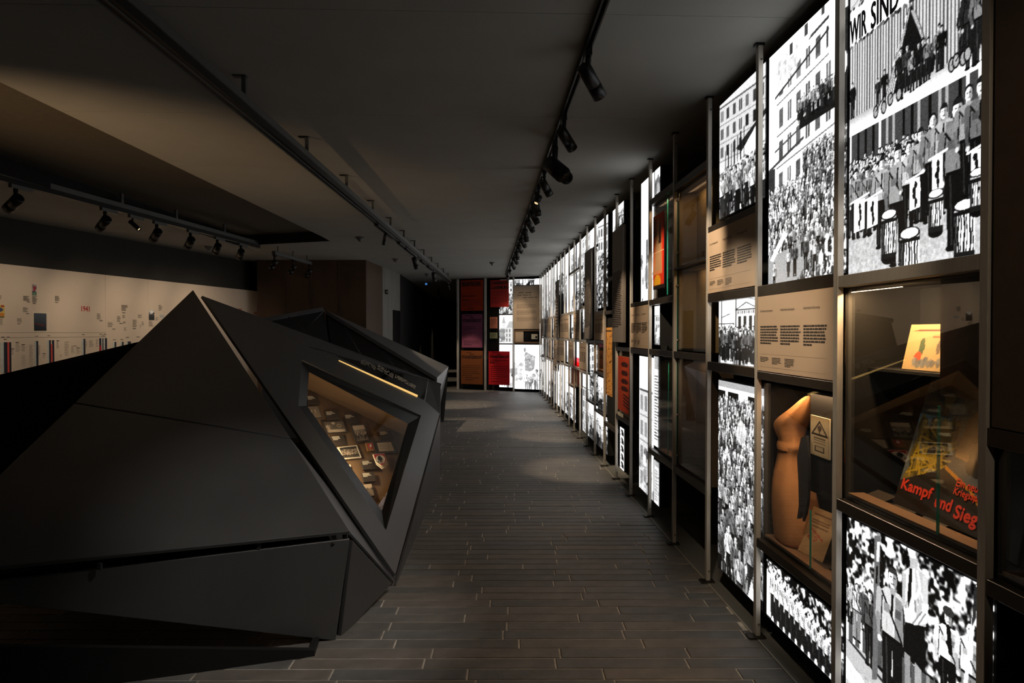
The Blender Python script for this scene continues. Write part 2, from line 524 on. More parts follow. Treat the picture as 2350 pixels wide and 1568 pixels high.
def facade(c, u0, v0, u1, v1, nu, nv, wall, win, lines=.45, slope=0.):
    """a house front with rows of windows and ledges; slope tilts the ledges"""
    sk = lambda u: slope * (u - u0)
    c.poly([(u0, v0), (u1, v0 + sk(u1)), (u1, v1 + sk(u1)), (u0, v1)], wall)
    dv = (v1 - v0) / nv; du = (u1 - u0) / nu
    for j in range(nv):
        c.line(u0, v0 + j * dv, u1, v0 + j * dv + sk(u1), dv * .05, lines)
        for i in range(nu):
            a = u0 + (i + .28) * du; b = a + du * .44; y0 = v0 + (j + .2) * dv; y1 = y0 + dv * .58
            c.poly([(a - du * .05, y0 - dv * .04 + sk(a)), (b + du * .05, y0 - dv * .04 + sk(b)), (b + du * .05, y1 + dv * .05 + sk(b)), (a - du * .05, y1 + dv * .05 + sk(a))], wall * .8 + .15)
            c.poly([(a, y0 + sk(a)), (b, y0 + sk(b)), (b, y1 + sk(b)), (a, y1 + sk(a))], win * random.uniform(.6, 1.4))
            c.line((a + b) / 2, y0 + sk(a), (a + b) / 2, y1 + sk(a), du * .04, wall)
    c.line(u0, v1, u1, v1 + sk(u1), dv * .09, lines * .7)

def tree(c, u0, v0, u1, v1, sc=.02):
    c.leaves(u0, v0, u1, v1, sc, .05, 1., 4.2, -.12)

# ================================================================== THE SETTING
# ---- floor: slate tiles in rows across the hall, pale joints between them
GX = Vector((1, -.035, 0)).normalized(); GY = Vector((.035, 1, 0)).normalized()
RH, TL, JW = .1025, .625, .008
floor = struct(obj('floor', boxv(-9, 1.9, -1.5, 33, -.08, -.004), BOXF, M_GROUT, None, org=V(0, 0, 0)))
EDGE_X = 1.384

def tile_ring(a0, a1, h0, h1):
    c = [GX * a0 + GY * h0, GX * a1 + GY * h0, GX * a1 + GY * h1, GX * a0 + GY * h1]
    if max(p.x for p in c) > EDGE_X:
        if min(p.x for p in c) > EDGE_X - .03: return None
        for i, o in ((1, 0), (2, 3)):
            t = (EDGE_X - c[o].x) / (c[i].x - c[o].x)
            if t < 1: c[i] = c[o] + (c[i] - c[o]) * t
    return c

def tile_geo(c, vs, fs):
    k = len(vs); m = sum(c, Vector()) / 4
    for p in c: vs.append((p.x, p.y, -.010))
    for p in c: vs.append((p.x, p.y, -.0025))
    for i, p in enumerate(c):
        q = p + (c[(i + 1) % 4] - p).normalized() * .003 + (c[(i + 3) % 4] - p).normalized() * .003
        vs.append((q.x, q.y, 0.))
    for b in (0, 4):
        fs += [tuple(k + b + j for j in (i, (i + 1) % 4, 4 + (i + 1) % 4, 4 + i)) for i in range(4)]
    fs.append(tuple(k + 8 + i for i in range(4)))

far_vs, far_fs = [], []
n_tiles = 0
for r in range(-45, 275):
    h0 = 4.50 + r * RH + JW / 2; h1 = h0 + RH - JW
    off = random.random() * TL
    lo = -1.35 if h0 < 7 else -3.4
    a = -5.0 + off
    while a < 1.7:
        e = a + TL - JW
        c = tile_ring(a, e, h0, h1)
        if c and e > -3.6:
            near = 2.65 < h0 < 6.75 and e > -1.25 and n_tiles < 290
            if near:
                vs, fs = [], []; tile_geo(c, vs, fs)
                dz = random.uniform(-.0012, .0012)
                o = obj('paving_tile', [(x, y, z + dz) for x, y, z in vs], fs, random.choice(M_TILE), floor)
                n_tiles += 1
            else:
                tile_geo(c, far_vs, far_fs)
        a += TL
ft = obj('paving_tiles_beyond', far_vs, far_fs, None, floor)
ft['kind'] = 'stuff'
for m in M_TILE: ft.data.materials.append(m)
pm = np.repeat(rng.integers(0, len(M_TILE), len(far_fs) // 9), 9)
ft.data.polygons.foreach_set('material_index', pm.astype(np.int32))
for i, h in enumerate((4.50, 9.28)):
    c = [GX * -3.4 + GY * (h - .005), GX * 1.38 + GY * (h - .005), GX * 1.38 + GY * (h + .005), GX * -3.4 + GY * (h + .005)]
    obj('movement_joint', [(p.x, p.y, z) for z in (-.006, .0012) for p in c], BOXF, M_CONC, floor)

# ---- glossy black plinth under the display wall, plate by plate, with a thin metal edge
plinth = struct(box('baseboard_right', (1.392, 1.80), (.3, 19.2), (-.03, -.002), M_BLACK))
box('edge_strip', (1.3845, 1.392), (.3, 19.2), (-.02, .003), M_STEEL, plinth)
for k in range(-1, 22):
    box('plinth_plate', (1.3925, 1.795), (PY(k) + .002, PY(k + 1) - .002), (-.002, .002), M_PLINTH, plinth)

# ---- ceiling with a long recess on the far side
cx = lambda y: -2.85 + (y - 4.0) * .052       # right edge of the recess
cl = lambda y: -4.52 + (y - 5.8) * .060       # its other edge
YE0, YE1 = 11.1, 11.75
ceiling = struct(box('ceiling', (-9.5, 1.95), (-1.5, 33), (CEIL + .30, CEIL + .40), M_WALLB))
def slab(name, pts, z0, z1, mat, parent):
    n = len(pts)
    vs = [(x, y, z0) for x, y in pts] + [(x, y, z1) for x, y in pts]
    fs = [tuple(range(n)), tuple(range(2 * n - 1, n - 1, -1))] + [(i, n + i, n + (i + 1) % n, (i + 1) % n) for i in range(n)]
    return obj(name, vs, fs, mat, parent)
ys = [-1.5, 1.65, 3.15, 4.66, 6.13, 7.62, 9.1, 10.6, YE0 + 1.0, 13.6, 15.1, 16.6, 18.1, 19.6, 22.6, 33]
for y0, y1 in zip(ys, ys[1:]):
    g = .0015
    xa = cx(min(y0, YE0)); xb = cx(min(y1, YE0))
    slab('ceiling_panel', [(1.95, y0 + g), (1.95, y1 - g), (xb, y1 - g), (xa, y0 + g)], CEIL, CEIL + .28, M_CEIL, ceiling)
for y0, y1 in ((-1.5, 4.2), (4.2, 7.2), (7.2, 10.2), (10.2, 13.2)):
    g = .0015
    slab('ceiling_panel', [(cl(min(y0, YE1)), y0 + g), (cl(min(y1, YE1)), y1 - g), (-9.5, y1 - g), (-9.5, y0 + g)], CEIL, CEIL + .28, M_CEIL, ceiling)
slab('ceiling_panel', [(cx(YE0) - .002, YE0), (cx(YE0) - .002, 13.2), (cl(YE1) + .003, 13.2), (cl(YE1) + .003, YE1)], CEIL, CEIL + .28, M_CEIL, ceiling)
slab('ceiling_panel', [(cx(YE0) - .002, 13.203), (cx(YE0) - .002, 33), (-9.5, 33), (-9.5, 13.203)], CEIL, CEIL + .28, M_CEIL, ceiling)
slab('recess_panel', [(cx(-1.5), -1.5), (cx(YE0), YE0), (cl(YE1), YE1), (cl(-1.5), -1.5)], CEIL + .17, CEIL + .28, mk('recess_painted_shade', (74, 68, 58), .9), ceiling)  # colour darker than the ceiling stands in for the shade inside the recess

shade_strips = [((cl(-1.5), -1.5), (cl(YE1), YE1), V(1, 0, 0)), ((cl(YE1), YE1), (cx(YE0), YE0), V(0, -1, 0))]  # black strips added over recess sides that are only in shade
for a_, b_, nn in shade_strips:
    a_, b_ = V(*a_, 0) + nn * .004, V(*b_, 0) + nn * .004
    obj('recess_shade_strip', [a_ + V(0, 0, CEIL), b_ + V(0, 0, CEIL), b_ + V(0, 0, CEIL + .168), a_ + V(0, 0, CEIL + .168)] + [p - nn * .003 + V(0, 0, z) for p, z in ((a_, CEIL), (b_, CEIL), (b_, CEIL + .168), (a_, CEIL + .168))], BOXF, M_WALLB, ceiling)
# ---- walls
wr = struct(box('wall_right', (1.80, 1.95), (-1.5, 19.0), (0, CEIL + .3), M_WALLB))
wb = struct(box('wall_back', (-9.5, 1.95), (-1.65, -1.5), (0, CEIL + .3), M_WALLD))
# the timeline wall stands at an angle on the far side of the hall
TZ = 2.43
T0 = onZ(0, 605, TZ); T1 = onZ(605, 670, TZ)
TD = (T1 - T0); TD.z = 0; TD.normalize()
TN = Vector((TD.y, -TD.x, 0))                  # into the room
if TN.x < 0: TN = -TN
TA = T0 - TD * 3.6                             # where the board starts, out of view
wl_a, wl_b = TA - TN * .10 - TD * 3, onP(573, 640, T1 - TN * .10, TN)
def vwall(name, a, b, t, z0, z1, mat, parent=None, side=None):
    d = Vector((b.x - a.x, b.y - a.y, 0)).normalized(); n = Vector((d.y, -d.x, 0)) * t
    if side is not None and n.dot(side) > 0: n = -n
    pts = [(a.x, a.y), (b.x, b.y), (b.x + n.x, b.y + n.y), (a.x + n.x, a.y + n.y)]
    return obj(name, [(x, y, z) for z in (z0, z1) for x, y in pts], BOXF, mat, parent)
struct(vwall('wall_left', wl_a, wl_b, .3, 0, CEIL + .02, M_WALLD, side=TN))
# the rust-clad core at the far end, its concrete corner and the dark passage beside it
C0 = onZ(590, 597, CEIL); C1 = onZ(840, 597, CEIL); C2 = onZ(878, 613, CEIL); C3 = onZ(918, 628, CEIL)
C0.z = C1.z = C2.z = C3.z = 0
struct(vwall('wall_far_front', C0, C1, .12, 0, CEIL + .02, M_BROWN, side=V(0, -1, 0)))
wfs = struct(vwall('wall_far_side', C1, C2, .12, 0, CEIL + .02, M_BROWN, side=V(1, 0, 0)))
nseam = 4
for i in range(1, nseam):
    q = C0.lerp(C1, i / nseam)
    box('cladding_seam', (q.x - .012, q.x + .012), (q.y - .014, q.y + .02), (0, CEIL), M_BROWN, wfs)
cc = struct(vwall('wall_concrete', C2, C3, .3, 0, CEIL + .02, M_CONC, side=V(1, 0, 0)))
d1 = C2.lerp(C3, .55); d2 = C2.lerp(C3, .95)
struct(vwall('door_1', d1 + V(.02, 0, 0), d2 + V(.02, 0, 0), .04, 0, 2.1, M_BLACKM, side=V(1, 0, 0)))
struct(box('wall_passage', (C3.x - 1.2, C3.x - .02), (C3.y + .02, 33), (0, CEIL + .02), M_WALLB))
struct(box('wall_far_left', (-9.5, -9.3), (-1.5, 33), (0, CEIL + .02), M_WALLB))
struct(box('wall_end', (-9.5, 1.95), (33, 33.2), (0, CEIL + .3), M_WALLB))
# the short wall across the far end of the display
E0 = onZ(1046, 893, 0); E1 = onZ(1252, 901, 0)
ED = (E1 - E0).normalized(); EN = Vector((ED.y, -ED.x, 0))
if EN.y > 0: EN = -EN
struct(vwall('wall_far_right', E0 - EN * .10, E1 - EN * .10 + ED * .8, .25, 0, CEIL + .02, M_WALLB, side=EN))

# ---- thermostat on the concrete, signs far down the passage
q = C2.lerp(C3, .15); q = V(q.x, q.y, 2.47)
t = thing('wall_sensor', 'small black motion sensor on the pale concrete pier', 'sensor', q)
box('housing', (q.x, q.x + .06), (q.y - .05, q.y + .05), (2.44, 2.54), M_BLACKM, t, .006)
cyl('lens', (q.x + .04, q.y - .052, 2.49), (q.x + .04, q.y - .075, 2.49), .032, .026, M_CHROME, t)
def beacon(px, py, Y, w, h, rgb, label, s):
    c = atY(px, py, Y)
    t = thing('passage_sign', label, 'light', c)
    box('case', (c.x - w * .7, c.x + w * .7), (Y, Y + .08), (c.z - h * .6, c.z + h * .6), M_BLACKM, t)
    box('lit_face', (c.x - w * .5, c.x + w * .5), (Y - .01, Y), (c.z - h * .5, c.z + h * .5), mk_emit('sign_' + label.split()[1], rgb, s), t)
beacon(978, 648, 20.5, .06, .16, (70, 130, 200), 'tall blue lit sign hanging in the dark passage', .8)
beacon(1015, 663, 24, .07, .10, (80, 140, 210), 'small bluish lit sign farther down the dark passage', .9)
c = atY(1041, 662, 24)
t = thing('passage_lamp', 'round pale lamp glowing at the end of the dark passage', 'lamp', c)
lathe('bulb', c, (0, -1, 0), [(-.02, .03), (0, .065), (.05, .065), (.08, .03)], mk_emit('lamp_bulb', (255, 240, 190), 1.6), t, 14)
cyl('stem', c, (c.x, c.y, CEIL), .012, .012, M_BLACKM, t, 8)

# ================================================================== LIGHTS ON TRACKS
def aim_spot(parent, p, d, power, angle, blend, color=WARM):
    L = bpy.data.lights.new('lamp_beam', 'SPOT'); L.energy = power; L.spot_size = math.radians(angle); L.spot_blend = blend
    L.color = color; L.shadow_soft_size = .03
    o = bpy.data.objects.new('lamp_beam', L); COL.objects.link(o)
    o.parent = parent; o.location = Vector(p) - ORG[parent.name]
    o.rotation_mode = 'QUATERNION'; o.rotation_quaternion = Vector(d).to_track_quat('-Z', 'Y')
    return o

M_LENS = mk_emit('warm_lamp_lens', (255, 226, 170), .9)
def spot(piv, d, L, R, label, power=0, angle=40, blend=.6, drop=.09, adapter=(.035, .12, .03), snoot=False, color=WARM, adir=V(0, 1, 0), amat=None, group=None):
    piv, d = Vector(piv), Vector(d).normalized()
    t = thing('track_spotlight', label, 'spotlight', piv, group)
    ax, ay, az = adapter
    side = V(adir.y, -adir.x, 0)
    c = [piv + adir * (s * ay) + side * (q * ax / 2) for s, q in ((-.25, -1), (.75, -1), (.75, 1), (-.25, 1))]
    obj('adapter', [(p.x, p.y, z) for z in (piv.z - az, piv.z) for p in c], BOXF, amat or M_BLACKM, t)
    j = piv + V(0, 0, -drop)
    lathe('yoke', piv + V(0, 0, -az), (0, 0, -1), [(0, R * .35), (.015, R * .42), (drop - az, R * .30), (drop - az + R * .3, R * .25)], M_BLACKM, t, 12)
    a = j - d * (L * .30) + V(0, 0, -R * .8); b = a + d * L
    prof = [(0, R * .75), (L * .03, R), (L * .62, R), (L * .625, R * .94), (L * .64, R * .94), (L * .645, R), (L, R), (L, R * .86), (L - R * .5, R * .7)]
    if snoot: prof = [(0, R * .8), (L * .03, R), (L * .74, R), (L * .745, R * .78), (L * .97, R * .78), (L, R * .72), (L, R * .55), (L - R * .4, R * .5)]
    lathe('barrel', a, d, prof, M_BLACKM, t)
    lathe('lens', b - d * (R * .5), d, [(0, R * .2), (.002, R * (.5 if snoot else .7))], M_LENS, t, 16)
    if power: aim_spot(t, b + d * .004, d, power, angle, blend, color)
    return t

# ---- track on the ceiling in front of the display wall
XT = .52
tr = thing('ceiling_track', 'thin black lighting track fixed flat to the ceiling along the display wall', 'track', V(XT, 10, CEIL))
boxes('rail', [(XT - .018, XT - .010, -.8, 17.5, CEIL - .034, CEIL), (XT + .010, XT + .018, -.8, 17.5, CEIL - .034, CEIL), (XT - .018, XT + .018, -.8, 17.5, CEIL - .008, CEIL)], M_BLACKM, tr)
boxes('conductor', [(XT - .010, XT - .007, 1.2, 17.5, CEIL - .026, CEIL - .020), (XT + .007, XT + .010, 1.2, 17.5, CEIL - .026, CEIL - .020)], M_ALU, tr)
ords = ['nearest', 'second', 'third', 'fourth', 'fifth', 'sixth', 'seventh', 'eighth', 'ninth', 'tenth', 'eleventh', 'twelfth', 'thirteenth', 'fourteenth', 'fifteenth', 'sixteenth',
        'seventeenth', 'eighteenth', 'nineteenth', 'twentieth', 'twenty-first', 'twenty-second', 'twenty-third', 'twenty-fourth']
near_heads = [(-.3, (1.38, 1.5, 1.9), .22), (1.5, (1.38, 2.75, 1.45), .28), (2.3, (1.38, 3.2, 1.55), .62), (2.1, (-.95, 3.6, .40), .75)]
heads = [(3.46, .19, .037, (1.38, 4.30, 1.9)), (4.52, .17, .036, (1.38, 5.45, 1.95)), (5.12, .30, .062, (1.38, 3.3, 1.55)), (6.05, .15, .036, (1.38, 6.75, 1.6)),
         (6.7, .10, .030, (-.6, 5.5, .8)), (7.0, .16, .036, (1.15, 7.75, .1)), (7.55, .17, .036, (1.38, 7.75, 1.35)), (8.2, .17, .036, (1.38, 9.3, 1.7)), (8.95, .17, .036, (1.1, 10.3, .3)),
         (9.75, .16, .036, (1.38, 11.0, 1.6)), (10.5, .15, .036, (1.38, 12.0, 1.5)), (11.3, .15, .036, (1.0, 12.7, .2)), (12.2, .15, .036, (1.38, 13.5, 1.6)),
         (13.2, .15, .036, (1.38, 14.5, 1.6)), (14.6, .15, .036, (1.0, 18.6, 1.6)), (16.2, .15, .036, (.9, 18.8, 1.5))]
for i, (y, tgt, pw) in enumerate(near_heads):
    p = V(XT, y, CEIL - .034)
    spot(p, Vector(tgt) - (p + V(0, 0, -.12)), .17, .036, 'black spotlight on the ceiling track behind the viewer, %s from the end' % ('first', 'second', 'third', 'fourth', 'fifth')[i], SPOT_WALL * pw, 40, .8, drop=.10, adapter=(.034, .10, .035), color=(1., .92, .84) if tgt[0] < 0 else WARM)
for i, (y, L, R, tgt) in enumerate(heads):
    p = V(XT, y, CEIL - .034)
    d = (Vector(tgt) - (p + V(0, 0, -.12))).normalized()
    nm = 'black cylindrical spotlight on the ceiling track, %s %s' % (ords[i], 'from the viewer' if i else 'to the viewer')
    if i == 2: nm = 'large black profile projector with stepped snout, third on the ceiling track'
    if i == 4: nm = 'short stubby black spotlight, fifth on the ceiling track'
    spot(p, d, L, R, nm, SPOT_WALL * (1.2 if i == 2 else .12 if i == 4 else .45 if i > 13 else 1), 34 if i != 2 else 26, .7, drop=.10 if i != 2 else .15, snoot=(i == 2), adapter=(.034, .10, .035))

# ---- hung grey track in the middle of the hall
def cxm(y): return -1.395 + (y - 3.98) * .0345
tr = thing('hanging_track', 'grey aluminium lighting track hung on short stems across the middle of the ceiling', 'track', V(cxm(9), 9, 2.85))
def beam(name, f, y0, y1, xa, xb, z0, z1, mat, parent, mid=12):
    pts = [(f(y0) + xa, y0), (f(y0) + xb, y0), (f(y1) + xb, y1), (f(y1) + xa, y1)]
    return obj(name, [(x, y, z) for z in (z0, z1) for x, y in pts], BOXF, mat, parent)
ZT = 2.925
beam('channel', cxm, 1.0, 17.8, -.03, .03, ZT - .045, ZT, M_ALU, tr)
beam('rail', cxm, 1.0, 17.8, -.045, .022, ZT - .085, ZT - .045, M_BLACKM, tr)
for a in (-.046, -.012):
    beam('rail_lip', cxm, 1.0, 17.8, a, a + .006, ZT - .090, ZT - .085, M_ALU, tr)
for y in (2.75, 3.98, 5.19, 6.44, 7.66, 8.8, 9.9, 11.0, 12.2, 13.4, 14.6, 15.8, 17.0):
    x = cxm(y)
    st = box('stem', (x + .004, x + .028), (y - .012, y + .012), (ZT, CEIL), M_ALU, tr)
    box('stem_foot', (x - .045, x + .03), (y - .02, y + .02), (CEIL - .006, CEIL - .0005), M_BLACKM, st)
GT = 'track'
for i, (px, py, Y, L, R, d, pw) in enumerate([(862, 500, 8.55, .14, .022, (-.25, .3, -1), 0), (938, 560, 11.2, .20, .04, (.25, .15, -1), 90), (975, 592, 14.0, .19, .04, (.15, .3, -1), 120), (1021, 628, 17.4, .13, .035, (.2, .5, -1), 90)]):
    p = V(cxm(Y) - .01, Y, ZT - .088)
    spot(p, d, L, R, ['slim dark spotlight tilted under the middle track, nearest on it', 'stout dark cylinder lamp pointing down from the middle track',
                      'dark cylinder lamp pointing down, farther along the middle track', 'small pale lamp at the far end of the middle track'][i], pw, 42, .6, drop=.07, adapter=(.03, .22, .03), amat=M_ALU)
for i, (Y, dy) in enumerate(((8.0, 1.1), (9.6, .5), (10.2, .9), (12.0, .6), (13.0, .7))):
    beam('driver_box', cxm, Y, Y + dy, -.036, .012, ZT - .118, ZT - .091, M_BLACKM, tr)

# ---- hung track in front of the timeline
LA = onZ(10, 365, CEIL + .17); LB = onZ(512, 515, CEIL + .17)
LD = (LB - LA); LD.z = 0; LD.normalize(); LSd = V(LD.y, -LD.x, 0)
ZL = CEIL + .055
tl = thing('timeline_track', 'grey lighting track hung in the ceiling recess before the cream timeline', 'track', V(LA.x, LA.y, ZL))
def along(s, w, z): return LA + LD * s + LSd * w + V(0, 0, z - LA.z)
def lbeam(name, s0, s1, w0, w1, z0, z1, mat, parent):
    pts = [along(s0, w0, 0), along(s1, w0, 0), along(s1, w1, 0), along(s0, w1, 0)]
    return obj(name, [(p.x, p.y, z) for z in (z0, z1) for p in pts], BOXF, mat, parent)
lbeam('channel', -3.2, 5.05, -.03, .03, ZL - .055, ZL, M_ALU, tl)
lbeam('rail', -3.2, 5.05, -.025, .035, ZL - .105, ZL - .055, M_BLACKM, tl)
for s in (-2.6, -1.3, .0, 1.62, 2.7, 3.93):
    st = lbeam('stem', s - .02, s + .02, .005, .03, ZL, CEIL + .17, M_ALU, tl)
hs = [(-1.25, 187, 1, 0), (.12, 10, 1, 0), (1.35, 187, 1, 0), (1.83, 255, 0, 1), (2.30, 315, 1, 0), (3.05, 415, 1, 0), (3.75, 493, 1, 0), (4.45, 562, 1, 0)]
lab = ['dark cylinder spotlight aimed at the timeline, out at its near end', 'dark cylinder spotlight cut by the picture edge before the timeline', 'dark cylinder spotlight above the year numerals of the timeline',
       'small slim spotlight turned the other way on the timeline track', 'dark cylinder spotlight just beyond the small slim one on the timeline track', 'dark cylinder spotlight fifth along the timeline track',
       'dark cylinder spotlight beside the round smoke detector on the timeline track', 'dark cylinder spotlight at the far end of the timeline track']
for i, (s, px, big, small) in enumerate(hs):
    p = along(s, .005, ZL - .105)
    if big:
        q = T0 + TD * ((p - T0).dot(TD) + .3 + .32 * max(s, 0)); tgt = V(q.x, q.y, 1.40)
        spot(p, tgt - p + V(0, 0, .35), .20, .052, lab[i], SPOT_LEFT, 64, .9, drop=.11, adapter=(.035, .26, .035), adir=LD, amat=M_ALU)
    else:
        spot(p, (.9, -.1, -.75), .16, .027, lab[i], 6, 40, .5, drop=.08, adapter=(.035, .26, .035), adir=LD, amat=M_ALU)
# a second short track beyond, in the dark
tb = thing('short_track', 'short grey lighting track beyond the recess near the rust-clad wall', 'track', onZ(640, 583, CEIL - .1))
a, b = onZ(628, 576, CEIL - .10), onZ(712, 601, CEIL - .10)
vv_ = (b - a).normalized(); sd = V(vv_.y, -vv_.x, 0) * .03
obj('channel', [(p.x, p.y, z) for z in (CEIL - .16, CEIL - .10) for p in (a - sd, b - sd, b + sd, a + sd)], BOXF, M_ALU, tb)
for k_ in (.1, .5, .9):
    q = a.lerp(b, k_)
    cyl('stem', (q.x, q.y, CEIL - .10), (q.x, q.y, CEIL), .012, .012, M_ALU, tb, 8)
for k_, l_ in ((.02, 'unlit dark spotlight at the near end of the short track'), (.5, 'unlit dark spotlight halfway along the short track'), (.97, 'unlit dark spotlight at the dim end of the short track')):
    q = a.lerp(b, k_)
    spot(V(q.x, q.y, CEIL - .16), (-.6, .2, -.8), .18, .045, l_, 0, drop=.1)

# ---- smoke detectors and sprinklers under the ceiling
for px, py, lb, r in ((826, 548, 'round grey smoke detector nearest on the ceiling beside the middle track', .055), (908, 598, 'round grey smoke detector second along the middle track', .055),
                      (980, 632, 'tiny smoke detector far along the middle track', .05), (1130, 606, 'white ceiling detector just before the far posters', .05), (478, 569, 'round grey smoke detector above the timeline', .055)):
    p = onZ(px, py - 4, CEIL)
    t = thing('smoke_detector', lb, 'detector', p)
    lathe('base', p, (0, 0, -1), [(0, r * 1.25), (.012, r * 1.25), (.016, r)], M_CONC, t, 18)
    lathe('dome', p + V(0, 0, -.016), (0, 0, -1), [(0, r), (.02, r * .9), (.035, r * .45), (.05, r * .4), (.055, r * .2)], M_ALU, t, 18)

# ---- unseen fill lamp, added on the floor to warm the left of the ceiling
u0 = V(-4.7, 2.5, 0.0)
ul = thing('added_fill_lamp', 'added unseen fill lamp on the floor beyond the near end of the timeline', 'lamp', u0)
lathe('base', u0, (0, 0, 1), [(0, .16), (.015, .16), (.02, .02)], M_BLACKM, ul)
cyl('stem', u0 + V(0, 0, .02), u0 + V(0, 0, .5), .015, .015, M_BLACKM, ul, 12)
ud = V(1.75, 2.9, 2.5).normalized()
lathe('barrel', u0 + V(0, 0, .52) - ud * .05, ud, [(0, .05), (.01, .065), (.17, .065), (.17, .056), (.14, .05)], M_BLACKM, ul)
lathe('lens', u0 + V(0, 0, .52) + ud * .09, ud, [(0, .01), (.002, .05)], M_LENS, ul, 16)
aim_spot(ul, u0 + V(0, 0, .52) + ud * .13, ud, 330, 46, 1.0, (1., .64, .34))

# ================================================================== THE FACETED BLACK DISPLAY BODY
def print_quad(name, quad, img, mat, parent):
    """a print on any flat four-cornered sheet; corners: low-left, low-right, up-right, up-left"""
    a, b, c_, d = [np.array(q) for q in quad]
    ny, nx = img.shape[:2]
    s, t = np.meshgrid(np.linspace(0, 1, nx), np.linspace(0, 1, ny))
    s, t = s[..., None], t[..., None]
    P = (a * (1 - s) + b * s) * (1 - t) + (d * (1 - s) + c_ * s) * t
    vs = P.reshape(-1, 3)
    fs = [(r * nx + q, r * nx + q + 1, (r + 1) * nx + q + 1, (r + 1) * nx + q) for r in range(ny - 1) for q in range(nx - 1)]
    o = obj(name, vs, fs, mat, parent)
    at = o.data.color_attributes.new('print', 'FLOAT_COLOR', 'POINT')
    col = np.ones((ny * nx, 4), np.float32); col[:, :3] = lin(np.clip(img, 0, 1).reshape(-1, 3))
    at.data.foreach_set('color', col.ravel())
    return o

A1 = atY(443, 665, 5.6); V1 = atY(803, 1219, 3.5); VM = atY(0, 1300, 2.9)
n1 = normal([A1, V1, VM]);
P1 = lambda x, y: onP(x, y, V1, n1)
V0 = P1(-245, 1325)
FT = .022
fb = thing('faceted_display', 'large black faceted metal display body with a lit vitrine, in front of the timeline', 'display', V(-1.6, 4.6, 0))
plate('facet_panel', [A1, P1(172, 924), P1(666.5, 1005.5)], FT, M_FACET, fb, bevel=.003)
plate('facet_panel', [P1(170.5, 925.8), P1(667.6, 1007.4), V1, V0], FT, M_FACET, fb, bevel=.003)
K0 = atY(0, 1333, 2.95); K1 = atY(803, 1237, 3.52); K2 = atY(770, 1471, 3.5)
nk = normal([K0, K1, K2]); PK = lambda x, y: onP(x, y, K1, nk)
plate('facet_panel', [PK(-228, 1360), K1, K2], FT, M_FACET, fb, bevel=.003)
F2 = atY(900, 1339, 4.12)
plate('facet_panel', [atY(810, 1241, 3.53), F2, atY(782, 1467, 3.54)], FT, M_FACET, fb, bevel=.003)
# narrow facet between the two great panels
B0 = atY(907, 1319, 4.2); B1 = atY(1009, 950, 7.4); A2 = atY(464, 679, 6.0)
nr = normal([A1, V1, B0]); 
if nr.dot(EYE - V1) < 0: nr = -nr
V1r = V1 - nr * .03
PR = lambda x, y: onP(x, y, V1r, nr)
plate('facet_panel', [PR(655, 992), PR(801, 1180), PR(908, 1321), PR(904, 1334), PR(806, 1225)], .015, M_FACET, fb, bevel=.002)
# dark reveals behind the open joints
def inset(p, n, d): return p - n * d
plate('reveal', [inset(A1.lerp(V1, .17), nr, .10), inset(V1, nr, .10), inset(B0, nr, .10), inset(A2.lerp(B0, .13), nr, .10)], .01, M_BLACK, fb)
n1o = n1 if n1.dot(EYE - V1) > 0 else -n1
plate('reveal', [inset(P1(-200, 1290), n1o, .10), inset(P1(790, 1180), n1o, .10), inset(PK(800, 1290), n1o, .10), inset(PK(-200, 1362), n1o, .10)], .01, M_BLACK, fb)
# small clips in the long joint
for px, py in ((229, 1297), (594, 1250), (794, 1226)):
    c = onP(px, py + 3, V1 - n1o * .05, n1o)
    box('joint_clip', (c.x - .008, c.x + .008), (c.y - .008, c.y + .008), (c.z - .014, c.z + .014), M_FACET2, fb)

# the great panel with the vitrine opening
n2 = normal([A2, B1, B0])
if n2.dot(EYE - B0) < 0: n2 = -n2
P2 = lambda x, y, d=0.: onP(x, y, B0 - n2 * d, n2)
T = P2(976, 921)
H = [P2(693, 826), P2(684.5, 930), P2(886, 1217), P2(966, 954)]
ring = [A2, T, B1, B0] + H
rf = [(0, 1, 7, 4), (1, 2, 7), (2, 3, 6, 7), (3, 0, 5, 6), (0, 4, 5)]
vs = ring + [p - n2 * FT for p in ring]
fs = rf + [tuple(i + 8 for i in f[::-1]) for f in rf] + [(i, 8 + i, 8 + (i + 1) % 4, (i + 1) % 4) for i in range(4)] + [(4 + i, 12 + i, 12 + (i + 1) % 4, 4 + (i + 1) % 4) for i in range(4)]
obj('facet_panel', vs, fs, M_FACET, fb)
# recessed black frame of the vitrine, then lining, back and glass
I = [P2(709, 854, .05), P2(704, 931, .05), P2(876, 1173, .05), P2(936, 973, .05)]
Hb = [p - n2 * .012 for p in H]
obj('vitrine_frame', Hb + I, [(i, (i + 1) % 4, 4 + (i + 1) % 4, 4 + i) for i in range(4)], M_BLACKM, fb)
DB = .30
BK = [P2(696, 889, DB), P2(668, 938, DB), P2(880, 1250, DB), P2(946, 1008, DB)]
obj('vitrine_lining', I + BK, [(i, (i + 1) % 4, 4 + (i + 1) % 4, 4 + i) for i in range(4)], M_VIT, fb)
plate('vitrine_back', BK, .01, M_VIT, fb)
plate('vitrine_glass', [p + n2 * .004 for p in I], .004, mk_glass('low_reflection_glass', 1.18), fb)
al = bpy.data.lights.new('vitrine_lamp', 'AREA'); al.shape = 'RECTANGLE'; al.size = .42; al.size_y = .03; al.energy = 13.0; al.color = (1., .76, .48)
ao = bpy.data.objects.new('vitrine_lamp', al); COL.objects.link(ao)
m0 = (P2(706, 945, .10) + P2(784, 1055, .10)) / 2
xd = (I[2] - I[1]).normalized(); zd = -(((BK[0] + BK[2]) / 2 + (BK[1] + BK[3]) / 2) / 2 - m0).normalized()
yd = zd.cross(xd).normalized(); xd = yd.cross(zd)
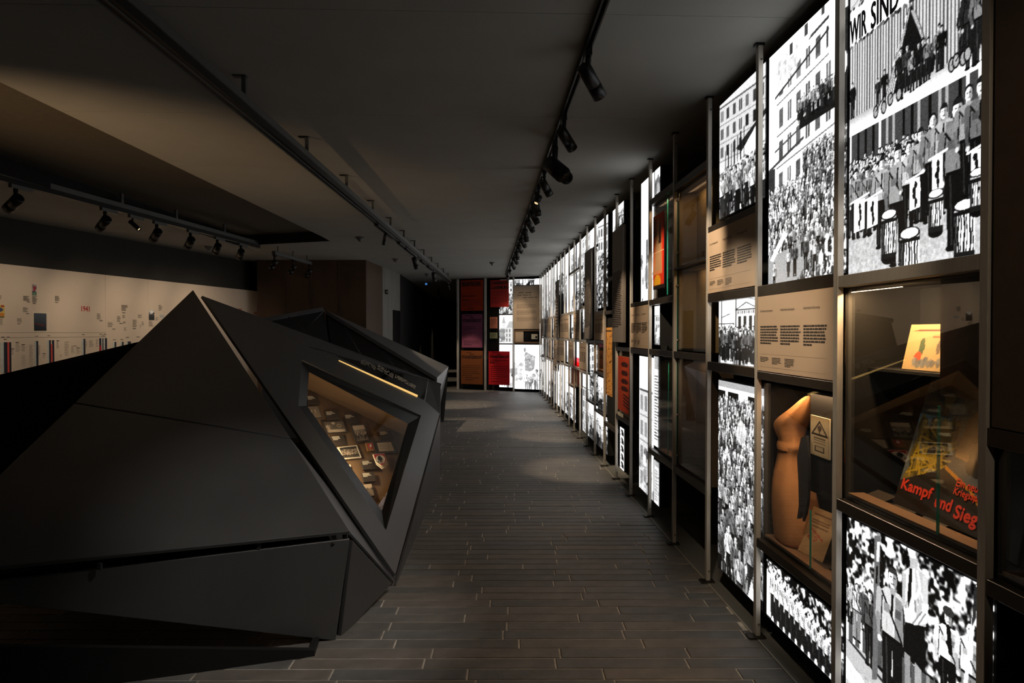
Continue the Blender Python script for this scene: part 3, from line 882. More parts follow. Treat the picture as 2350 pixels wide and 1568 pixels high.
ao.parent = fb; ao.location = m0 - ORG[fb.name]
ao.rotation_mode = 'QUATERNION'; ao.rotation_quaternion = Matrix((xd, yd, zd)).transposed().to_quaternion()

# top facet with glass, lamp strip and white lettering; end face; side facet; back
E_ = atY(984, 871, 7.9); E2 = atY(1011, 880, 7.95)
nt_ = normal([A2, E_, T])
if nt_.dot(EYE - T) < 0: nt_ = -nt_
PT = lambda x, y, d=0.: onP(x, y, T + nt_ * d, nt_)
plate('facet_panel', [A2, E_, T], .02, M_FACET, fb)
plate('top_glass', [PT(772, 815, .003), PT(982, 872, .003), PT(974, 918, .003)], .004, mk('black_glass', (8, 8, 8), .06, 0, .05, 5), fb)
plate('lamp_strip', [PT(778, 826.5, .006), PT(959, 907, .006), PT(958, 911, .006), PT(778, 828.6, .006)], .006, mk_emit('warm_strip', (255, 205, 120), .85), fb)
plate('glass_bead', [PT(708, 794, .004), PT(773, 812, .004), PT(773, 814, .004), PT(708, 795.5, .004)], .004, M_FACET2, fb)
plate('glass_bead', [PT(840, 829, .006), PT(984, 870, .006), PT(984, 872, .006), PT(840, 830.5, .006)], .004, M_FACET2, fb)
qs = []
for (x0, y0, x1, y1, n, hh) in ((828, 831, 862, 847, 11, 10), (865, 844, 902, 866, 15, 10), (906, 864, 953, 891, 20, 8)):
    for i in range(n):
        t_ = i / n; x = x0 + (x1 - x0) * t_; y = y0 + (y1 - y0) * t_
        for j in range(4):
            if random.random() < .85:
                o_ = j * hh / 4.
                qs.append([PT(x + o_ * .35, y - o_ + 3, .008), PT(x + 1.3 + o_ * .35, y - o_ + 3.4, .008), PT(x + 1.7 + o_ * .35, y - o_ + 1.6, .008), PT(x + .4 + o_ * .35, y - o_ + 1.2, .008)])
quads('white_caption', qs, M_WHITEI, fb)
plate('facet_panel', [T, E_, E2, B1], .02, M_FACET2, fb)
CF = onZ(1010, 1096, 0.0)
plate('facet_panel', [B1 + V(.004, 0, -.03), CF, B0 + V(.0, .02, -.08)], .015, M_FACET, fb)
plate('end_fin', [E2, onZ(1011, 1080, .0), CF, B1], .015, M_BLACK, fb)
A2b = A2.lerp(E_, .42); FA, FE = V(A2b.x - .25, A2b.y + .6, 0), V(E2.x - .3, E2.y + .25, 0)
plate('facet_panel', [A2b, E_, E2, FE, FA], .02, M_FACET, fb, toward=V(-3, 12, 1))
Q0 = V(A1.x + .02, 4.95, 0); Q0 = atY(338, 780, 4.95); Q1 = atY(-170, 900, 5.35)
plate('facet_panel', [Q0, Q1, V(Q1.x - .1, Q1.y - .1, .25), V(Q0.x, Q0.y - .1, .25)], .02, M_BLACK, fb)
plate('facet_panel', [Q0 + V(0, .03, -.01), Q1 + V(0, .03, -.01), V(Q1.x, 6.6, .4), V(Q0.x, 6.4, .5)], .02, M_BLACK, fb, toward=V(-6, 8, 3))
plate('facet_panel', [V(Q1.x, 6.6, .4), V(A2b.x, A2b.y + .3, .5), FA, V(Q1.x, 6.7, 0)], .02, M_FACET, fb, toward=V(-5, 12, 1))
# set-back base
G0 = onZ(722, 1507, 0); G1 = V(-2.9, 2.75, 0)
plate('base', [G0, G1, G1 + V(0, 0, .36), G0 + V(0, 0, .03)], .03, M_BLACK, fb)
plate('base', [G0, V(-.9, 4.0, 0), V(-.9, 4.0, .03), G0 + V(0, 0, .03)], .03, M_BLACK, fb)
plate('base', [V(-.9, 4.0, 0), CF, CF + V(-.05, 0, .05), V(-.9, 4.0, .03)], .02, M_BLACK, fb)

# ---- what lies in the vitrine
def crop5(u, v): return 690 + u / 5.226, 880 + v / 5.226
def vq(pts, d): return [P2(*crop5(*p), d) for p in pts]
def vit_plate(name, cat, label, pts, mat, lift=.022, th=.010):
    q = vq(pts, DB - lift)
    t = thing(name, label, cat, sum(q, Vector()) / len(q))
    plate('backing', q, th, mat, t)
    return t, q
def lerp4(q, s, t):       # q: up-left, up-right, low-right, low-left
    return (q[0] * (1 - s) + q[1] * s) * (1 - t) + (q[3] * (1 - s) + q[2] * s) * t
vl = [([(72, 150), (205, 150), (238, 244), (90, 250)], 'topmost'), ([(290, 337), (448, 330), (482, 425), (320, 436)], 'second from the top'),
      ([(520, 377), (668, 368), (708, 463), (550, 474)], 'above the upright photograph'), ([(935, 577), (1078, 568), (1118, 660), (966, 674)], 'farthest, above the cream document'),
      ([(357, 637), (518, 622), (550, 733), (420, 743)], 'between the two wide photographs'), ([(725, 934), (885, 915), (917, 1025), (753, 1037)], 'beside the red shield badge'),
      ([(730, 1077), (880, 1066), (902, 1173), (757, 1184)], 'lowest, above the last photograph')]
for pts, wh in vl:
    t, q = vit_plate('caption_plate', 'label', 'dark caption plate in the lit vitrine, ' + wh, pts, M_LABEL)
    qs = []
    for j in range(4):
        e = (.62, .70, .75, .45)[j] * random.uniform(.8, 1)
        t0 = .05 + j * .11
        qs.append([lerp4(q, .05, t0 + .075) + n2 * .001, lerp4(q, e, t0 + .075) + n2 * .001, lerp4(q, e, t0) + n2 * .001, lerp4(q, .05, t0) + n2 * .001])
    quads('caption', qs, M_WHITEI, t)
def sepia(c): return np.clip(c.a.mean(2, keepdims=True) * np.array([1., .90, .76]), 0, 1)
def ph_two(c):
    c.rect(0, 0, c.w, c.h, .55); person(c, .3 * c.w, .05 * c.h, .75 * c.h, .8, .75, .5); person(c, .65 * c.w, .02 * c.h, .8 * c.h, .8, .85, .6)
def ph_wide(c):
    c.rect(0, 0, c.w, c.h, .42); c.rect(0, 0, c.w, .3 * c.h, .62); c.ell(.45 * c.w, .85 * c.h, .09 * c.w, .12 * c.h, .8); c.ell(.72 * c.w, .6 * c.h, .12 * c.w, .18 * c.h, .75)
    c.ell(.72 * c.w, .6 * c.h, .09 * c.w, .13 * c.h, .5); c.ell(.55 * c.w, .15 * c.h, .4 * c.w, .12 * c.h, .85); person(c, .16 * c.w, -.2 * c.h, 1.05 * c.h, .6, .85, .8)
def ph_up(c):
    c.rect(0, 0, c.w, c.h, .5); c.rect(0, .72 * c.h, c.w, c.h, .85); crowd(c, 0, c.w, .45 * c.h, .1 * c.h, .25 * c.h, .5 * c.h, 4)
def ph_group(c):
    c.rect(0, 0, c.w, c.h, .35); c.rect(0, .75 * c.h, c.w, c.h, .2); crowd(c, 0, c.w, .5 * c.h, .05 * c.h, .3 * c.h, .4 * c.h, 4)
def ph_land(c):
    c.rect(0, 0, c.w, c.h, .6); c.rect(0, .6 * c.h, c.w, c.h, .85); c.mottle(0, .5 * c.h, c.w, .65 * c.h, 20, .05, .2, .4); c.mottle(0, 0, c.w, .5 * c.h, 30, .04, .4, .7)
def ph_doc(c):
    c.rect(0, 0, c.w, c.h, .80)
    for j in range(12): c.rect(.08 * c.w, (.1 + .065 * j) * c.h, random.uniform(.7, .92) * c.w, (.125 + .065 * j) * c.h, .62)
    c.rect(.05 * c.w, .49 * c.h, .95 * c.w, .51 * c.h, .45)
vp = [([(60, 277), (212, 262), (262, 415), (120, 428)], ph_two, .06, 'black and white photograph of two people, partly behind the vitrine frame', .5),
      ([(250, 457), (520, 445), (568, 592), (310, 607)], ph_wide, .08, 'wide sepia photograph of a figure at a table in the lit vitrine', .45),
      ([(592, 490), (765, 478), (845, 700), (668, 719)], ph_up, .10, 'upright sepia photograph of a crowd outdoors in the lit vitrine', .45),
      ([(440, 767), (675, 742), (730, 890), (500, 910)], ph_group, .07, 'cream-bordered group photograph beside the upright one', .9),
      ([(865, 695), (1110, 680), (1175, 835), (905, 846)], ph_doc, .16, 'cream document sheet on a dark backing in the lit vitrine', .35),
      ([(735, 1212), (850, 1200), (888, 1350), (780, 1362)], ph_land, .04, 'small landscape photograph in the lowest corner of the vitrine', .5)]
for pts, fn, bd, lb, bc in vp:
    t, q = vit_plate('photograph', 'photograph' if 'photo' in lb else 'document', lb, pts, M_LABEL if bc < .6 else M_WHITEI)
    c = Cv(1., .75, 44, 34); fn(c); c.grain(.03)
    qq = [lerp4(q, bd, 1 - bd) + n2 * .001, lerp4(q, 1 - bd, 1 - bd) + n2 * .001, lerp4(q, 1 - bd, bd) + n2 * .001, lerp4(q, bd, bd) + n2 * .001]
    print_quad('print', qq, sepia(c), M_PRINT, t)
t, q = vit_plate('badge', 'badge', 'small brown card with a tiny red shield above the big shield badge', [(778, 714), (866, 708), (892, 802), (806, 811)], mk('brown_card', (150, 105, 60), .7), .03)
plate('red_shield', [lerp4(q, .25, .15) + n2 * .003, lerp4(q, .8, .15) + n2 * .003, lerp4(q, .85, .5) + n2 * .003, lerp4(q, .55, .85) + n2 * .003, lerp4(q, .22, .5) + n2 * .003], .003, M_RED, t)
plate('pale_disc', [lerp4(q, .53 + .14 * math.cos(a), .42 + .2 * math.sin(a)) + n2 * .004 for a in np.linspace(0, 2 * math.pi, 12, endpoint=False)], .001, M_WHITEI, t)
q = vq([(868, 850), (1002, 838), (1032, 930), (975, 990), (902, 945)], DB - .075)
t = thing('shield_badge', 'red enamel shield badge with a black spade emblem in the lit vitrine', 'badge', sum(q, Vector()) / 5)
cq = sum(q, Vector()) / 5
qb = vq([(895, 850), (1010, 880), (1052, 968), (1030, 1005), (978, 1024), (905, 965)], DB - .055)
plate('pale_backing', qb, .006, M_WHITEI, t)
plate('rim', q, .008, M_WHITEI, t)
plate('enamel', [cq + (p - cq) * .93 + n2 * .002 for p in q], .002, M_RED, t)
def sp(u, v, d): return P2(*crop5(u, v), DB - d)
plate('ring', [sp(955 + 58 * math.cos(a), 912 + 52 * math.sin(a), .078) for a in np.linspace(0, 2 * math.pi, 20, endpoint=False)], .001, M_WHITEI, t)
plate('spade', [sp(u, v, .080) for u, v in ((938, 864), (955, 872), (976, 895), (982, 918), (968, 926), (962, 945), (952, 945), (949, 926), (930, 920), (922, 898), (928, 874))], .001, M_BLACK, t)
plate('ear_left', [sp(u, v, .080) for u, v in ((925, 925), (938, 940), (945, 958), (928, 945))], .001, M_BLACK, t).name = 'ear'
plate('ear', [sp(u, v, .080) for u, v in ((985, 922), (975, 948), (962, 958), (972, 935))], .001, M_BLACK, t)
q = vq([(580, 978), (595, 972), (602, 1000), (590, 1008)], DB - .02)
tag(plate('paper_slip', q, .004, M_WHITEI), 'tiny white paper slip at the lower vitrine edge', 'paper')

# ================================================================== THE SECOND FACETED BODY BEHIND
sb = thing('faceted_display', 'second dark faceted display body with raised grey-edged lids, behind the first', 'display', V(-2.0, 10.6, 0))
R1, R2, R3, R4 = atY(604, 730, 9.8), atY(741, 705, 10.5), atY(750, 713, 10.5), atY(1003, 867, 10.4)
back = V(-.35, 1.6, -.35)
def lid(a, b, a2, b2): 
    plate('lid', [a, b, b2, a2], .05, M_FACET2, sb)
def edge(p, q, px):   # visible thick edge of a lid
    h = V(0, 0, px)
    plate('lid_edge', [p, q, q - h, p - h], .04, M_FACET2, sb)
edge(R1, R2, .062); edge(R3, R4, .062)
plate('lid', [R1, R2, R2 + back, R1 + back], .05, M_FACET, sb, toward=V(-2, 10, 6))
plate('lid', [R3, R4, R4 + V(.1, 1.4, .1), R3 + back], .05, M_FACET, sb, toward=V(-1, 11, 6))
D1, D2, D3 = atY(600, 860, 9.3), atY(770, 880, 9.9), atY(1000, 930, 10.3)
dz = V(0, .05, -.03)
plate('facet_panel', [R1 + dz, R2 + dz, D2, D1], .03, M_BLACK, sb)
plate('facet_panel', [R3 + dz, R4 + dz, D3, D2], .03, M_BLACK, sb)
plate('facet_panel', [D1, D2, V(D2.x, D2.y + .1, 0), V(D1.x, D1.y + .1, 0)], .03, M_FACET, sb)
plate('facet_panel', [D2, D3, V(D3.x - .2, D3.y + .1, 0), V(D2.x, D2.y + .1, 0)], .03, M_FACET, sb)
plate('facet_panel', [R4, D3, V(D3.x - .2, D3.y + .1, 0), V(D3.x - .1, D3.y + 1.5, 0), R4 + V(.1, 1.4, .1)], .03, M_FACET, sb, toward=V(3, 11, 1))
plate('facet_panel', [R1 + back, R2 + back, R4 + V(.1, 1.4, .1), V(R4.x, R4.y + 1.6, 0), V(R1.x, R1.y + 1.9, 0)], .03, M_FACET, sb, toward=V(-2, 20, 1))
for a, b in (((789, 752), (827, 812)), ((662, 727), (698, 757)), ((877, 808), (903, 838)), ((745, 712), (700, 756))):
    p, q = atY(*a, 9.95), atY(*b, 9.75)
    cyl('seam_strip', p, q, .006, .006, M_FACET2, sb, 8)
plate('facet_panel', [atY(927, 845, 10.0), atY(965, 873, 10.0), atY(927, 858, 10.0)], .02, M_FACET2, sb)

# ================================================================== THE DISPLAY WALL
def zz(px, py): return onX(px, py, XP).z
def zb(px, py): return onX(px, py, XB).z
def yb(px, py=760): return onX(px, py, XB).y
def yp(px, py=760): return onX(px, py, XP).y
NB = ['nearest', 'second', 'third', 'fourth', 'fifth', 'sixth', 'seventh', 'eighth', 'ninth', 'tenth', 'eleventh', 'twelfth', 'thirteenth', 'fourteenth', 'fifteenth', 'sixteenth', 'seventeenth', 'eighteenth',
      'nineteenth', 'twentieth', 'twenty-first', 'twenty-second', 'twenty-third', 'twenty-fourth']
NB += ['twenty-fifth', 'twenty-sixth', 'twenty-seventh']
def bay_name(k): return NB[k + 1]

frame = thing('exhibition_stand', 'tall steel stand of posts and rails carrying the lit photographs along the wall', 'stand', V(XP, 9, 0))
K_LAST = 18
while PY(K_LAST + 1) < 17.55: K_LAST += 1
for k in range(-1, K_LAST + 1):
    y = PY(k)
    po = box('post', (XP, XP + .025), (y - .0165, y + .0165), (.014, CEIL - .012), M_STEEL, frame, .0015)
    box('foot_plate', (XP - .035, XP + .05), (y - .03, y + .03), (.003, .012), M_RAIL, po)
    box('head_plate', (XP - .012, XP + .032), (y - .02, y + .02), (CEIL - .012, CEIL - .001), M_BLACKM, po)
    for zc in (.075, CEIL - .085):
        if k < 12:
            cyl('screw', (XP + .016, y - .0165, zc), (XP + .016, y - .021, zc), .006, .005, M_CHROME, po, 10)
RB = (XP + .001, XP + .042)
def rail(k, z, h=.04, mat=None, x=None):
    box('rail', x or RB, (PY(k) + .0168, PY(k + 1) - .0168), (z - h, z), mat or M_RAIL, frame, .0015)

def lightbox(label, y0, y1, z0, z1, paint, group=None, den=1.35, X=XB, dep=.12):
    ym = max((y0 + y1) / 2, 1.2)
    nx = int(min(max(X * FPX * (1 / y0 - 1 / y1) / den, 8), 330)); ny = int(min(max((z1 - z0) * FPX / ym / den, 10), 620))
    S = wall_surf(y0, y1, z0, z1, X)
    t = thing('backlit_photograph', label, 'photograph', V(X + dep / 2, ym, z0), group)
    box('housing', (X + .002, X + dep), (y0 - .006, y1 + .006), (z0 - .008, z1 + .008), M_BLACK, t)
    c = Cv(S.w, S.h, nx, ny)
    paint(c, S.uv)
    c.soften(1); c.grain(.03)
    a = .02 + .92 * np.clip((c.a - .5) * 1.28 + .52, 0, 1) ** 1.2
    print_mesh('lit_film', S, a * np.array([1., 1., 1.0]), M_FILM, t, .001)
    return t

def near_bay(k): return PY(k) + .012, PY(k + 1) - .012

def text_panel(label, y0, y1, z0, z1, mat=None, X=XP + .002, th=.012, heads=None, cols=3, lines=7, small=True, lh=.036, top=.60, left=.05, simple=False, name='text_panel'):
    t = thing(name, label, 'text panel', V(X + .006, (y0 + y1) / 2, z0))
    box('board', (X, X + th), (y0, y1), (z0, z1), mat or M_BEIGE, t, .001)
    S = wall_surf(y0, y1, z0, z1, X)
    w, h = S.w, S.h; q = []
    cw = w * .92 / cols
    for i in range(cols):
        a0 = w * .05 + i * cw
        if simple:
            q += [S.rect(a0, h * (.80), a0 + cw * .5, h * .83)]
            q += [S.rect(a0, h * (.62 - j * .055), a0 + cw * random.uniform(.7, .9), h * (.62 - j * .055) + h * .022) for j in range(lines)]
            continue
        if heads: lettering('heading', heads[i], S, a0, h * .775, a0 + cw * .62, h * .815, M_INK, t)
        q += words(S, a0 + w * (left - .05), a0 + cw * .9, h * top, lines, h * lh, h * lh * .55, .4 + .3 * random.random(), wl=(.012, .035), gap=.004)
        if small:
            b0 = h * .19
            q += words(S, w * .05 + i * cw * .6, w * .05 + i * cw * .6 + cw * .45, b0, 4 + i, h * .018, h * .007, .6, wl=(.008, .02), gap=.002)
    if small and not simple:
        q.append(S.rect(w * .05, h * .230, w * .93, h * .2315)); q.append(S.rect(w * .05, h * .060, w * .93, h * .0615))
    quads('print', q, M_INK, t)
    return t

def glass_case(label, y0, y1, z0, z1, lining=None, xf=XP + .03, xb=1.72, lamp=1.2, glass=True, tray=True, gm=None, lampx=None, lamp_y=None):
    t = thing('display_case', label, 'display case', V((xf + xb) / 2, (y0 + y1) / 2, z0))
    lm = lining or M_CASEB
    box('back_panel', (xb - .012, xb), (y0, y1), (z0, z1), lm, t)
    box('side_panel', (xf + .01, xb - .012), (y0, y0 + .008), (z0, z1), lm, t)
    box('side_panel', (xf + .01, xb - .012), (y1 - .008, y1), (z0, z1), lm, t)
    box('top_panel', (xf + .01, xb - .012), (y0 + .008, y1 - .008), (z1 - .012, z1), lm, t)
    box('floor_panel', (xf + .004, xb - .012), (y0 + .008, y1 - .008), (z0, z0 + .012), M_CASEB, t)
    if tray: box('tray', (xf + .012, xf + .075), (y0 + .02, y1 - .012), (z0 + .012, z0 + .020), M_TRAY, t)
    if glass: box('glass_front', (xf, xf + .006), (y0, y1), (z0, z1), gm or M_GLASS, t)
    if lamp:
        L = bpy.data.lights.new('case_lamp', 'AREA'); L.shape = 'RECTANGLE'; L.size = .05; L.size_y = (y1 - y0) * (.42 if lamp_y else .7); L.energy = lamp * 2.5; L.color = (1., .62, .32)
        o = bpy.data.objects.new('case_lamp', L); COL.objects.link(o); o.parent = t
        o.location = V(lampx or xf + .05, lamp_y or (y0 + y1) / 2, z1 - .02) - ORG[t.name]
        o.rotation_euler = (0, math.radians(-18), 0)
    return t

# ------------------------------------------------ prints of the near bays
def paint_parade(c, P):
    # upper picture: canvas hall with a banner; lower picture: drummers before a crowd
    m = lambda x, y: P(x, y)
    c.rect(0, 0, c.w, c.h, .55)
    vg = m(1950, 276)[1]; vs = m(1950, 309)[1]; vb0 = m(1951, 112)[1]; vb1 = m(1951, 30)[1]
    c.rect(0, vb1, c.w, c.h, .72)
    for i in range(14): c.line(random.uniform(0, c.w), vb1 + .01, random.uniform(0, c.w), c.h, .008, random.uniform(.2, .9))
    # striped canvas
    c.rect(0, vg, c.w, vb0 + .02, .72)
    n = 46
    for i in range(n): c.rect(c.w * i / n, vg, c.w * (i + .42) / n, vb0, .34)
    u_ = lambda x, y: m(x, y)
    c.poly([u_(2092, 10), u_(2045, 235), u_(2058, 262), u_(2140, 190), u_(2148, 128), u_(2122, 90)], .12)
    for i in range(9):
        a = i / 9
        c.line(*u_(2086 - 40 * a, 20 + 150 * a), *u_(2050 - 22 * a, 225 + 12 * a), .006, .8 if i % 2 else .35)
        c.line(*u_(2092 + 10 * a, 25), *u_(2124 + 5 * a, 105), .006, .8 if i % 2 else .4)
    c.poly([u_(2222, 0), u_(2262, -10), u_(2262, 140), u_(2205, 150), u_(2200, 100)], .16)
    c.rect(0, vb0, c.w, vb1, .82)
    for i in range(60): c.ell(random.uniform(0, c.w), vb0 + random.uniform(-.004, .004), .008, .006, random.uniform(.15, .5)); c.ell(random.uniform(0, c.w), vb1 + random.uniform(-.004, .004), .008, .006, random.uniform(.15, .5))
    # street and passers-by
    c.vgrad(0, vs, c.w, vg, .92, .62)
    for x, y0, hgt, sh in ((1957, 268, .14, .15), (2015, 238, .10, .25), (2030, 232, .12, .15), (2067, 225, .18, .18), (2082, 205, .16, .3), (2094, 205, .14, .6), (2108, 195, .15, .14), (2118, 188, .15, .15), (2130, 180, .14, .5), (2155, 158, .15, .55), (2161, 155, .14, .12), (2212, 118, .16, .2), (2228, 150, .27, .22), (2250, 135, .25, .5)):
        u, v = m(x, y0); person(c, u, v - .005, hgt, .75, sh, .15, .1, .9)
    for x, y in ((2052, 210), (2195, 128), (2018, 240), (2205, 118)):
        u, v = m(x, y)
        for d in (-.02, .03):
            c.ell(u + d, v - .02, .017, .024, .1); c.ell(u + d, v - .02, .012, .018, .6)
        c.line(u - .02, v - .02, u + .03, v + .02, .004, .1)
    # lower picture
    vt = vs
    c.rect(0, 0, c.w, vt - .012, .62)
    c.rect(0, vt - .012, c.w, vt, .98)
    c.rect(0, vt - .14, c.w, vt - .012, .30)
    for i in range(17):
        a = c.w * (i + random.uniform(.1, .5)) / 17
        c.rect(a, vt - .14, a + c.w * .018, vt - .012, random.choice((.08, .85, .6, .1)))
    c.vgrad(0, 0, c.w, .26, .74, .6)
    c.leaves(0, 0, c.w, .26, .012, .45, .85, 1.2, 0, .5)
    c.leaves(0, .20, c.w, vt - .13, .02, .05, .7, 3)
    crowd(c, 0, c.w, vt - .235, vt - .30, .13, .16, 5, 1.6, .40, .9, .12, 0, .5)
    crowd(c, 0, c.w, vt - .33, vt - .40, .19, .25, 4, 1.5, .40, .85, .12, 0, .5)
    for x, y, hh in ((1965, 540, .27), (1990, 535, .26), (2024, 560, .33), (2060, 600, .42), (2085, 520, .30), (2112, 500, .31), (2140, 480, .32), (2165, 470, .33), (2196, 560, .46), (2222, 440, .33), (2250, 450, .36)):
        u, v = m(x, y); person(c, u, v - .01, hh, .85, random.uniform(.42, .7), .10, .16 if random.random() < .6 else None)
    for x, y0, y1 in ((1973, 460, 530), (2003, 455, 520), (2100, 410, 480), (2152, 360, 435), (2240, 345, 420)):
        a = m(x - 10, y0); b = m(x + 10, y1)
        c.poly([m(x - 12, y0 + 3), m(x + 12, y0 - 6), m(x + 12, y1 - 6), m(x - 12, y1 + 5)], .93)
        for i in range(4):
            u, v = m(x + random.uniform(-3, 3), y0 + (y1 - y0) * (.2 + .18 * i)); c.ell(u, v, .008, .011, .12)
        c.line(*m(x + 1, y0 + 8), *m(x + 1, y1 - 6), .007, .12)
        c.line(*m(x - 20, y0 + 8), *m(x + 22, y0 - 18), .008, .9)
    for x, yt, yb_, r in ((2041, 492, 592, 17), (2088, 535, 640, 22), (2148, 444, 532, 17), (2214, 470, 590, 24), (2244, 395, 485, 18)):
        ul, ur = m(x - r, yt)[0], m(x + r, yt)[0]; uc = (ul + ur) / 2; ru = (ur - ul) / 2
        v1 = m(x, yt)[1]; v0 = m(x, yb_)[1]
        c.ell(uc, v0, ru, ru * .5, .08); c.rect(ul, v0, ur, v1, .93)
        for i in range(7):
            a = ul + (ur - ul) * (i + .2) / 7
            for j in range(12):
                tt = j / 12; dx = math.sin(tt * 9 + i) * ru * .05
                c.rect(a + dx, v0 + (v1 - v0) * tt * .92, a + dx + (ur - ul) * (.085 if i % 2 else .05), v0 + (v1 - v0) * (tt + .09) * .92, .10)
        c.rect(ul, v0 - .006, ul + ru * .35, v1, .10, .75)
        c.rect(ul - .004, v1 - .028, ur + .004, v1, .12); c.rect(ul, v1 - .016, ur, v1 - .010, .7); c.rect(ul, v0, ur, v0 + .018, .15)
        c.ell(uc, v1, ru * 1.06, ru * .42, .12); c.ell(uc, v1 + .001, ru * .93, ru * .33, .86)

def paint_street(c, P):
    m = P
    c.rect(0, 0, c.w, c.h, .97)
    # tall house front on the far side, ledges rising
    facade(c, c.w * .13, c.h * .36, c.w * .98, c.h * .90, 7, 4, .90, .30, .40, .10)
    c.leaves(c.w * .13, c.h * .36, c.w * .88, c.h * .84, .05, .25, 1., 1., .25, .18)
    c.poly([(c.w * .12, c.h * .80), (c.w * .46, c.h * .88), (c.w * .70, c.h * .98), (c.w * .70, c.h), (c.w * .3, c.h * .99), (c.w * .13, c.h * .93)], .78)
    c.leaves(c.w * .14, c.h * .84, c.w * .42, c.h * .95, .02, .55, .85, 1.5, .1, .7)
    for i in range(3):
        a = c.w * (.28 + .2 * i); b = c.h * (.92 + .02 * i)
        c.rect(a, b, a + c.w * .1, b + c.h * .07, .95); c.rect(a + c.w * .03, b + c.h * .01, a + c.w * .07, b + c.h * .055, .3)
    c.line(c.w * .1, c.h * .80, c.w * .8, c.h * .90, .012, .25); c.line(c.w * .1, c.h * .57, c.w * .98, c.h * .66, .010, .35)
    c.line(c.w * .0, c.h * .50, c.w * .5, c.h * .56, .014, .3)
    c.rect(0, c.h * .35, c.w * .1, c.h * .50, .25)
    # balcony with a row of people and a dark hanging
    c.rect(c.w * .45, c.h * .60, c.w * .92, c.h * .64, .15)
    crowd(c, c.w * .42, c.w * .92, c.h * .64, c.h * .63, .10, .11, 2, 1.2, .2, .8)
    c.rect(c.w * .88, c.h * .45, c.w, c.h * .92, .20); c.ell(c.w * .945, c.h * .735, c.w * .05, c.h * .045, .97); c.rect(c.w * .80, c.h * .80, c.w * .88, c.h, .99)
    # the packed street
    c.poly([(0, 0), (c.w, 0), (c.w, c.h * .50), (c.w * .5, c.h * .40), (0, c.h * .33)], .14)
    sea(c, 0, 0, c.w, c.h * .40, .040, .075, 1.1, 1.12)
    sea(c, c.w * .5, c.h * .36, c.w, c.h * .50, .04, .05, 1.2)
    c.poly([(0, 0), (c.w * .42, 0), (c.w * .75, c.h * .16), (c.w * .62, c.h * .19), (c.w * .30, c.h * .14), (0, c.h * .12)], .60)
    c.poly([(c.w * .08, c.h * .10), (c.w * .28, c.h * .20), (c.w * .24, c.h * .22), (c.w * .03, c.h * .11)], .95)
    crowd(c, c.w * .30, c.w * .72, c.h * .10, c.h * .03, .13, .15, 2, .8, .35, .8)
    person(c, c.w * .10, -.03, .14, .9, .8, .15)
    c.mottle(c.w * .7, 0, c.w, c.h * .14, 40, .018, .8, 1., 1, 1.2); c.mottle(c.w * .7, 0, c.w, c.h * .14, 40, .010, .1, .3, 1, 1.5)

def paint_rally(c, P):
    c.rect(0, 0, c.w, c.h, .75)
    facade(c, 0, c.h * .50, c.w, c.h * .97, 7, 3, .72, .3, .5, -.08)
    c.poly([(c.w * .55, c.h * .45), (c.w, c.h * .62), (c.w, c.h * .66), (c.w * .4, c.h * .52)], .2)
    c.poly([(c.w * .25, c.h * .35), (c.w * .9, c.h * .62), (c.w, c.h * .45), (c.w * .5, c.h * .30)], .85)
    for i in range(7): c.rect(c.w * (.15 + .07 * i), c.h * .40, c.w * (.165 + .07 * i), c.h * (.56 + .015 * i), .1)
    sea(c, 0, 0, c.w, c.h * .36, .05, .12, 1.0)
    crowd(c, 0, c.w, c.h * .12, -c.h * .05, .20, .30, 3, 1.0, .4, .95)

def paint_hall(c, P):
    c.rect(0, 0, c.w, c.h, .93); c.vgrad(0, c.h * .6, c.w, c.h, .88, .97)
    c.rect(0, c.h * .42, c.w, c.h * .62, .86); c.line(0, c.h * .62, c.w * .38, c.h * .62, .008, .4)
    for a in (.06, .20): c.rect(c.w * (a + .04), c.h * .44, c.w * (a + .12), c.h * .58, .2)
    x0, x1 = .42, .86
    c.rect(c.w * x0, c.h * .42, c.w * x1, c.h * .74, .9)
    for i in range(4): c.rect(c.w * (x0 + .05 + .11 * i), c.h * .44, c.w * (x0 + .115 + .11 * i), c.h * .72, .22)
    c.poly([(c.w * (x0 - .03), c.h * .82), (c.w * (x1 + .03), c.h * .82), (c.w * .64, c.h * .93)], .35); c.poly([(c.w * (x0 + .03), c.h * .83), (c.w * (x1 - .03), c.h * .83), (c.w * .64, c.h * .91)], .92)
    c.rect(c.w * x0, c.h * .74, c.w * x1, c.h * .82, .8); c.line(c.w * x0, c.h * .82, c.w * x1, c.h * .82, .008, .25)
    for i in range(9): c.rect(c.w * (x0 + .04 + .045 * i), c.h * .76, c.w * (x0 + .06 + .045 * i), c.h * .80, .4)
    for a in (.06, .40, .90): c.rect(c.w * a, c.h * .42, c.w * (a + .025), c.h, .25)
    c.line(c.w * .6, c.h, c.w, c.h * .90, .006, .4); c.line(c.w * .08, c.h * .72, c.w * .28, c.h * .77, .006, .4)
    c.mottle(c.w * .5, c.h * .36, c.w * .75, c.h * .48, 25, .02, .1, .5, .9)
    c.vgrad(0, 0, c.w, c.h * .15, .85, .7)
    crowd(c, 0, c.w, c.h * .17, c.h * .03, .16, .19, 5, 1.3, .15, .45, .1)

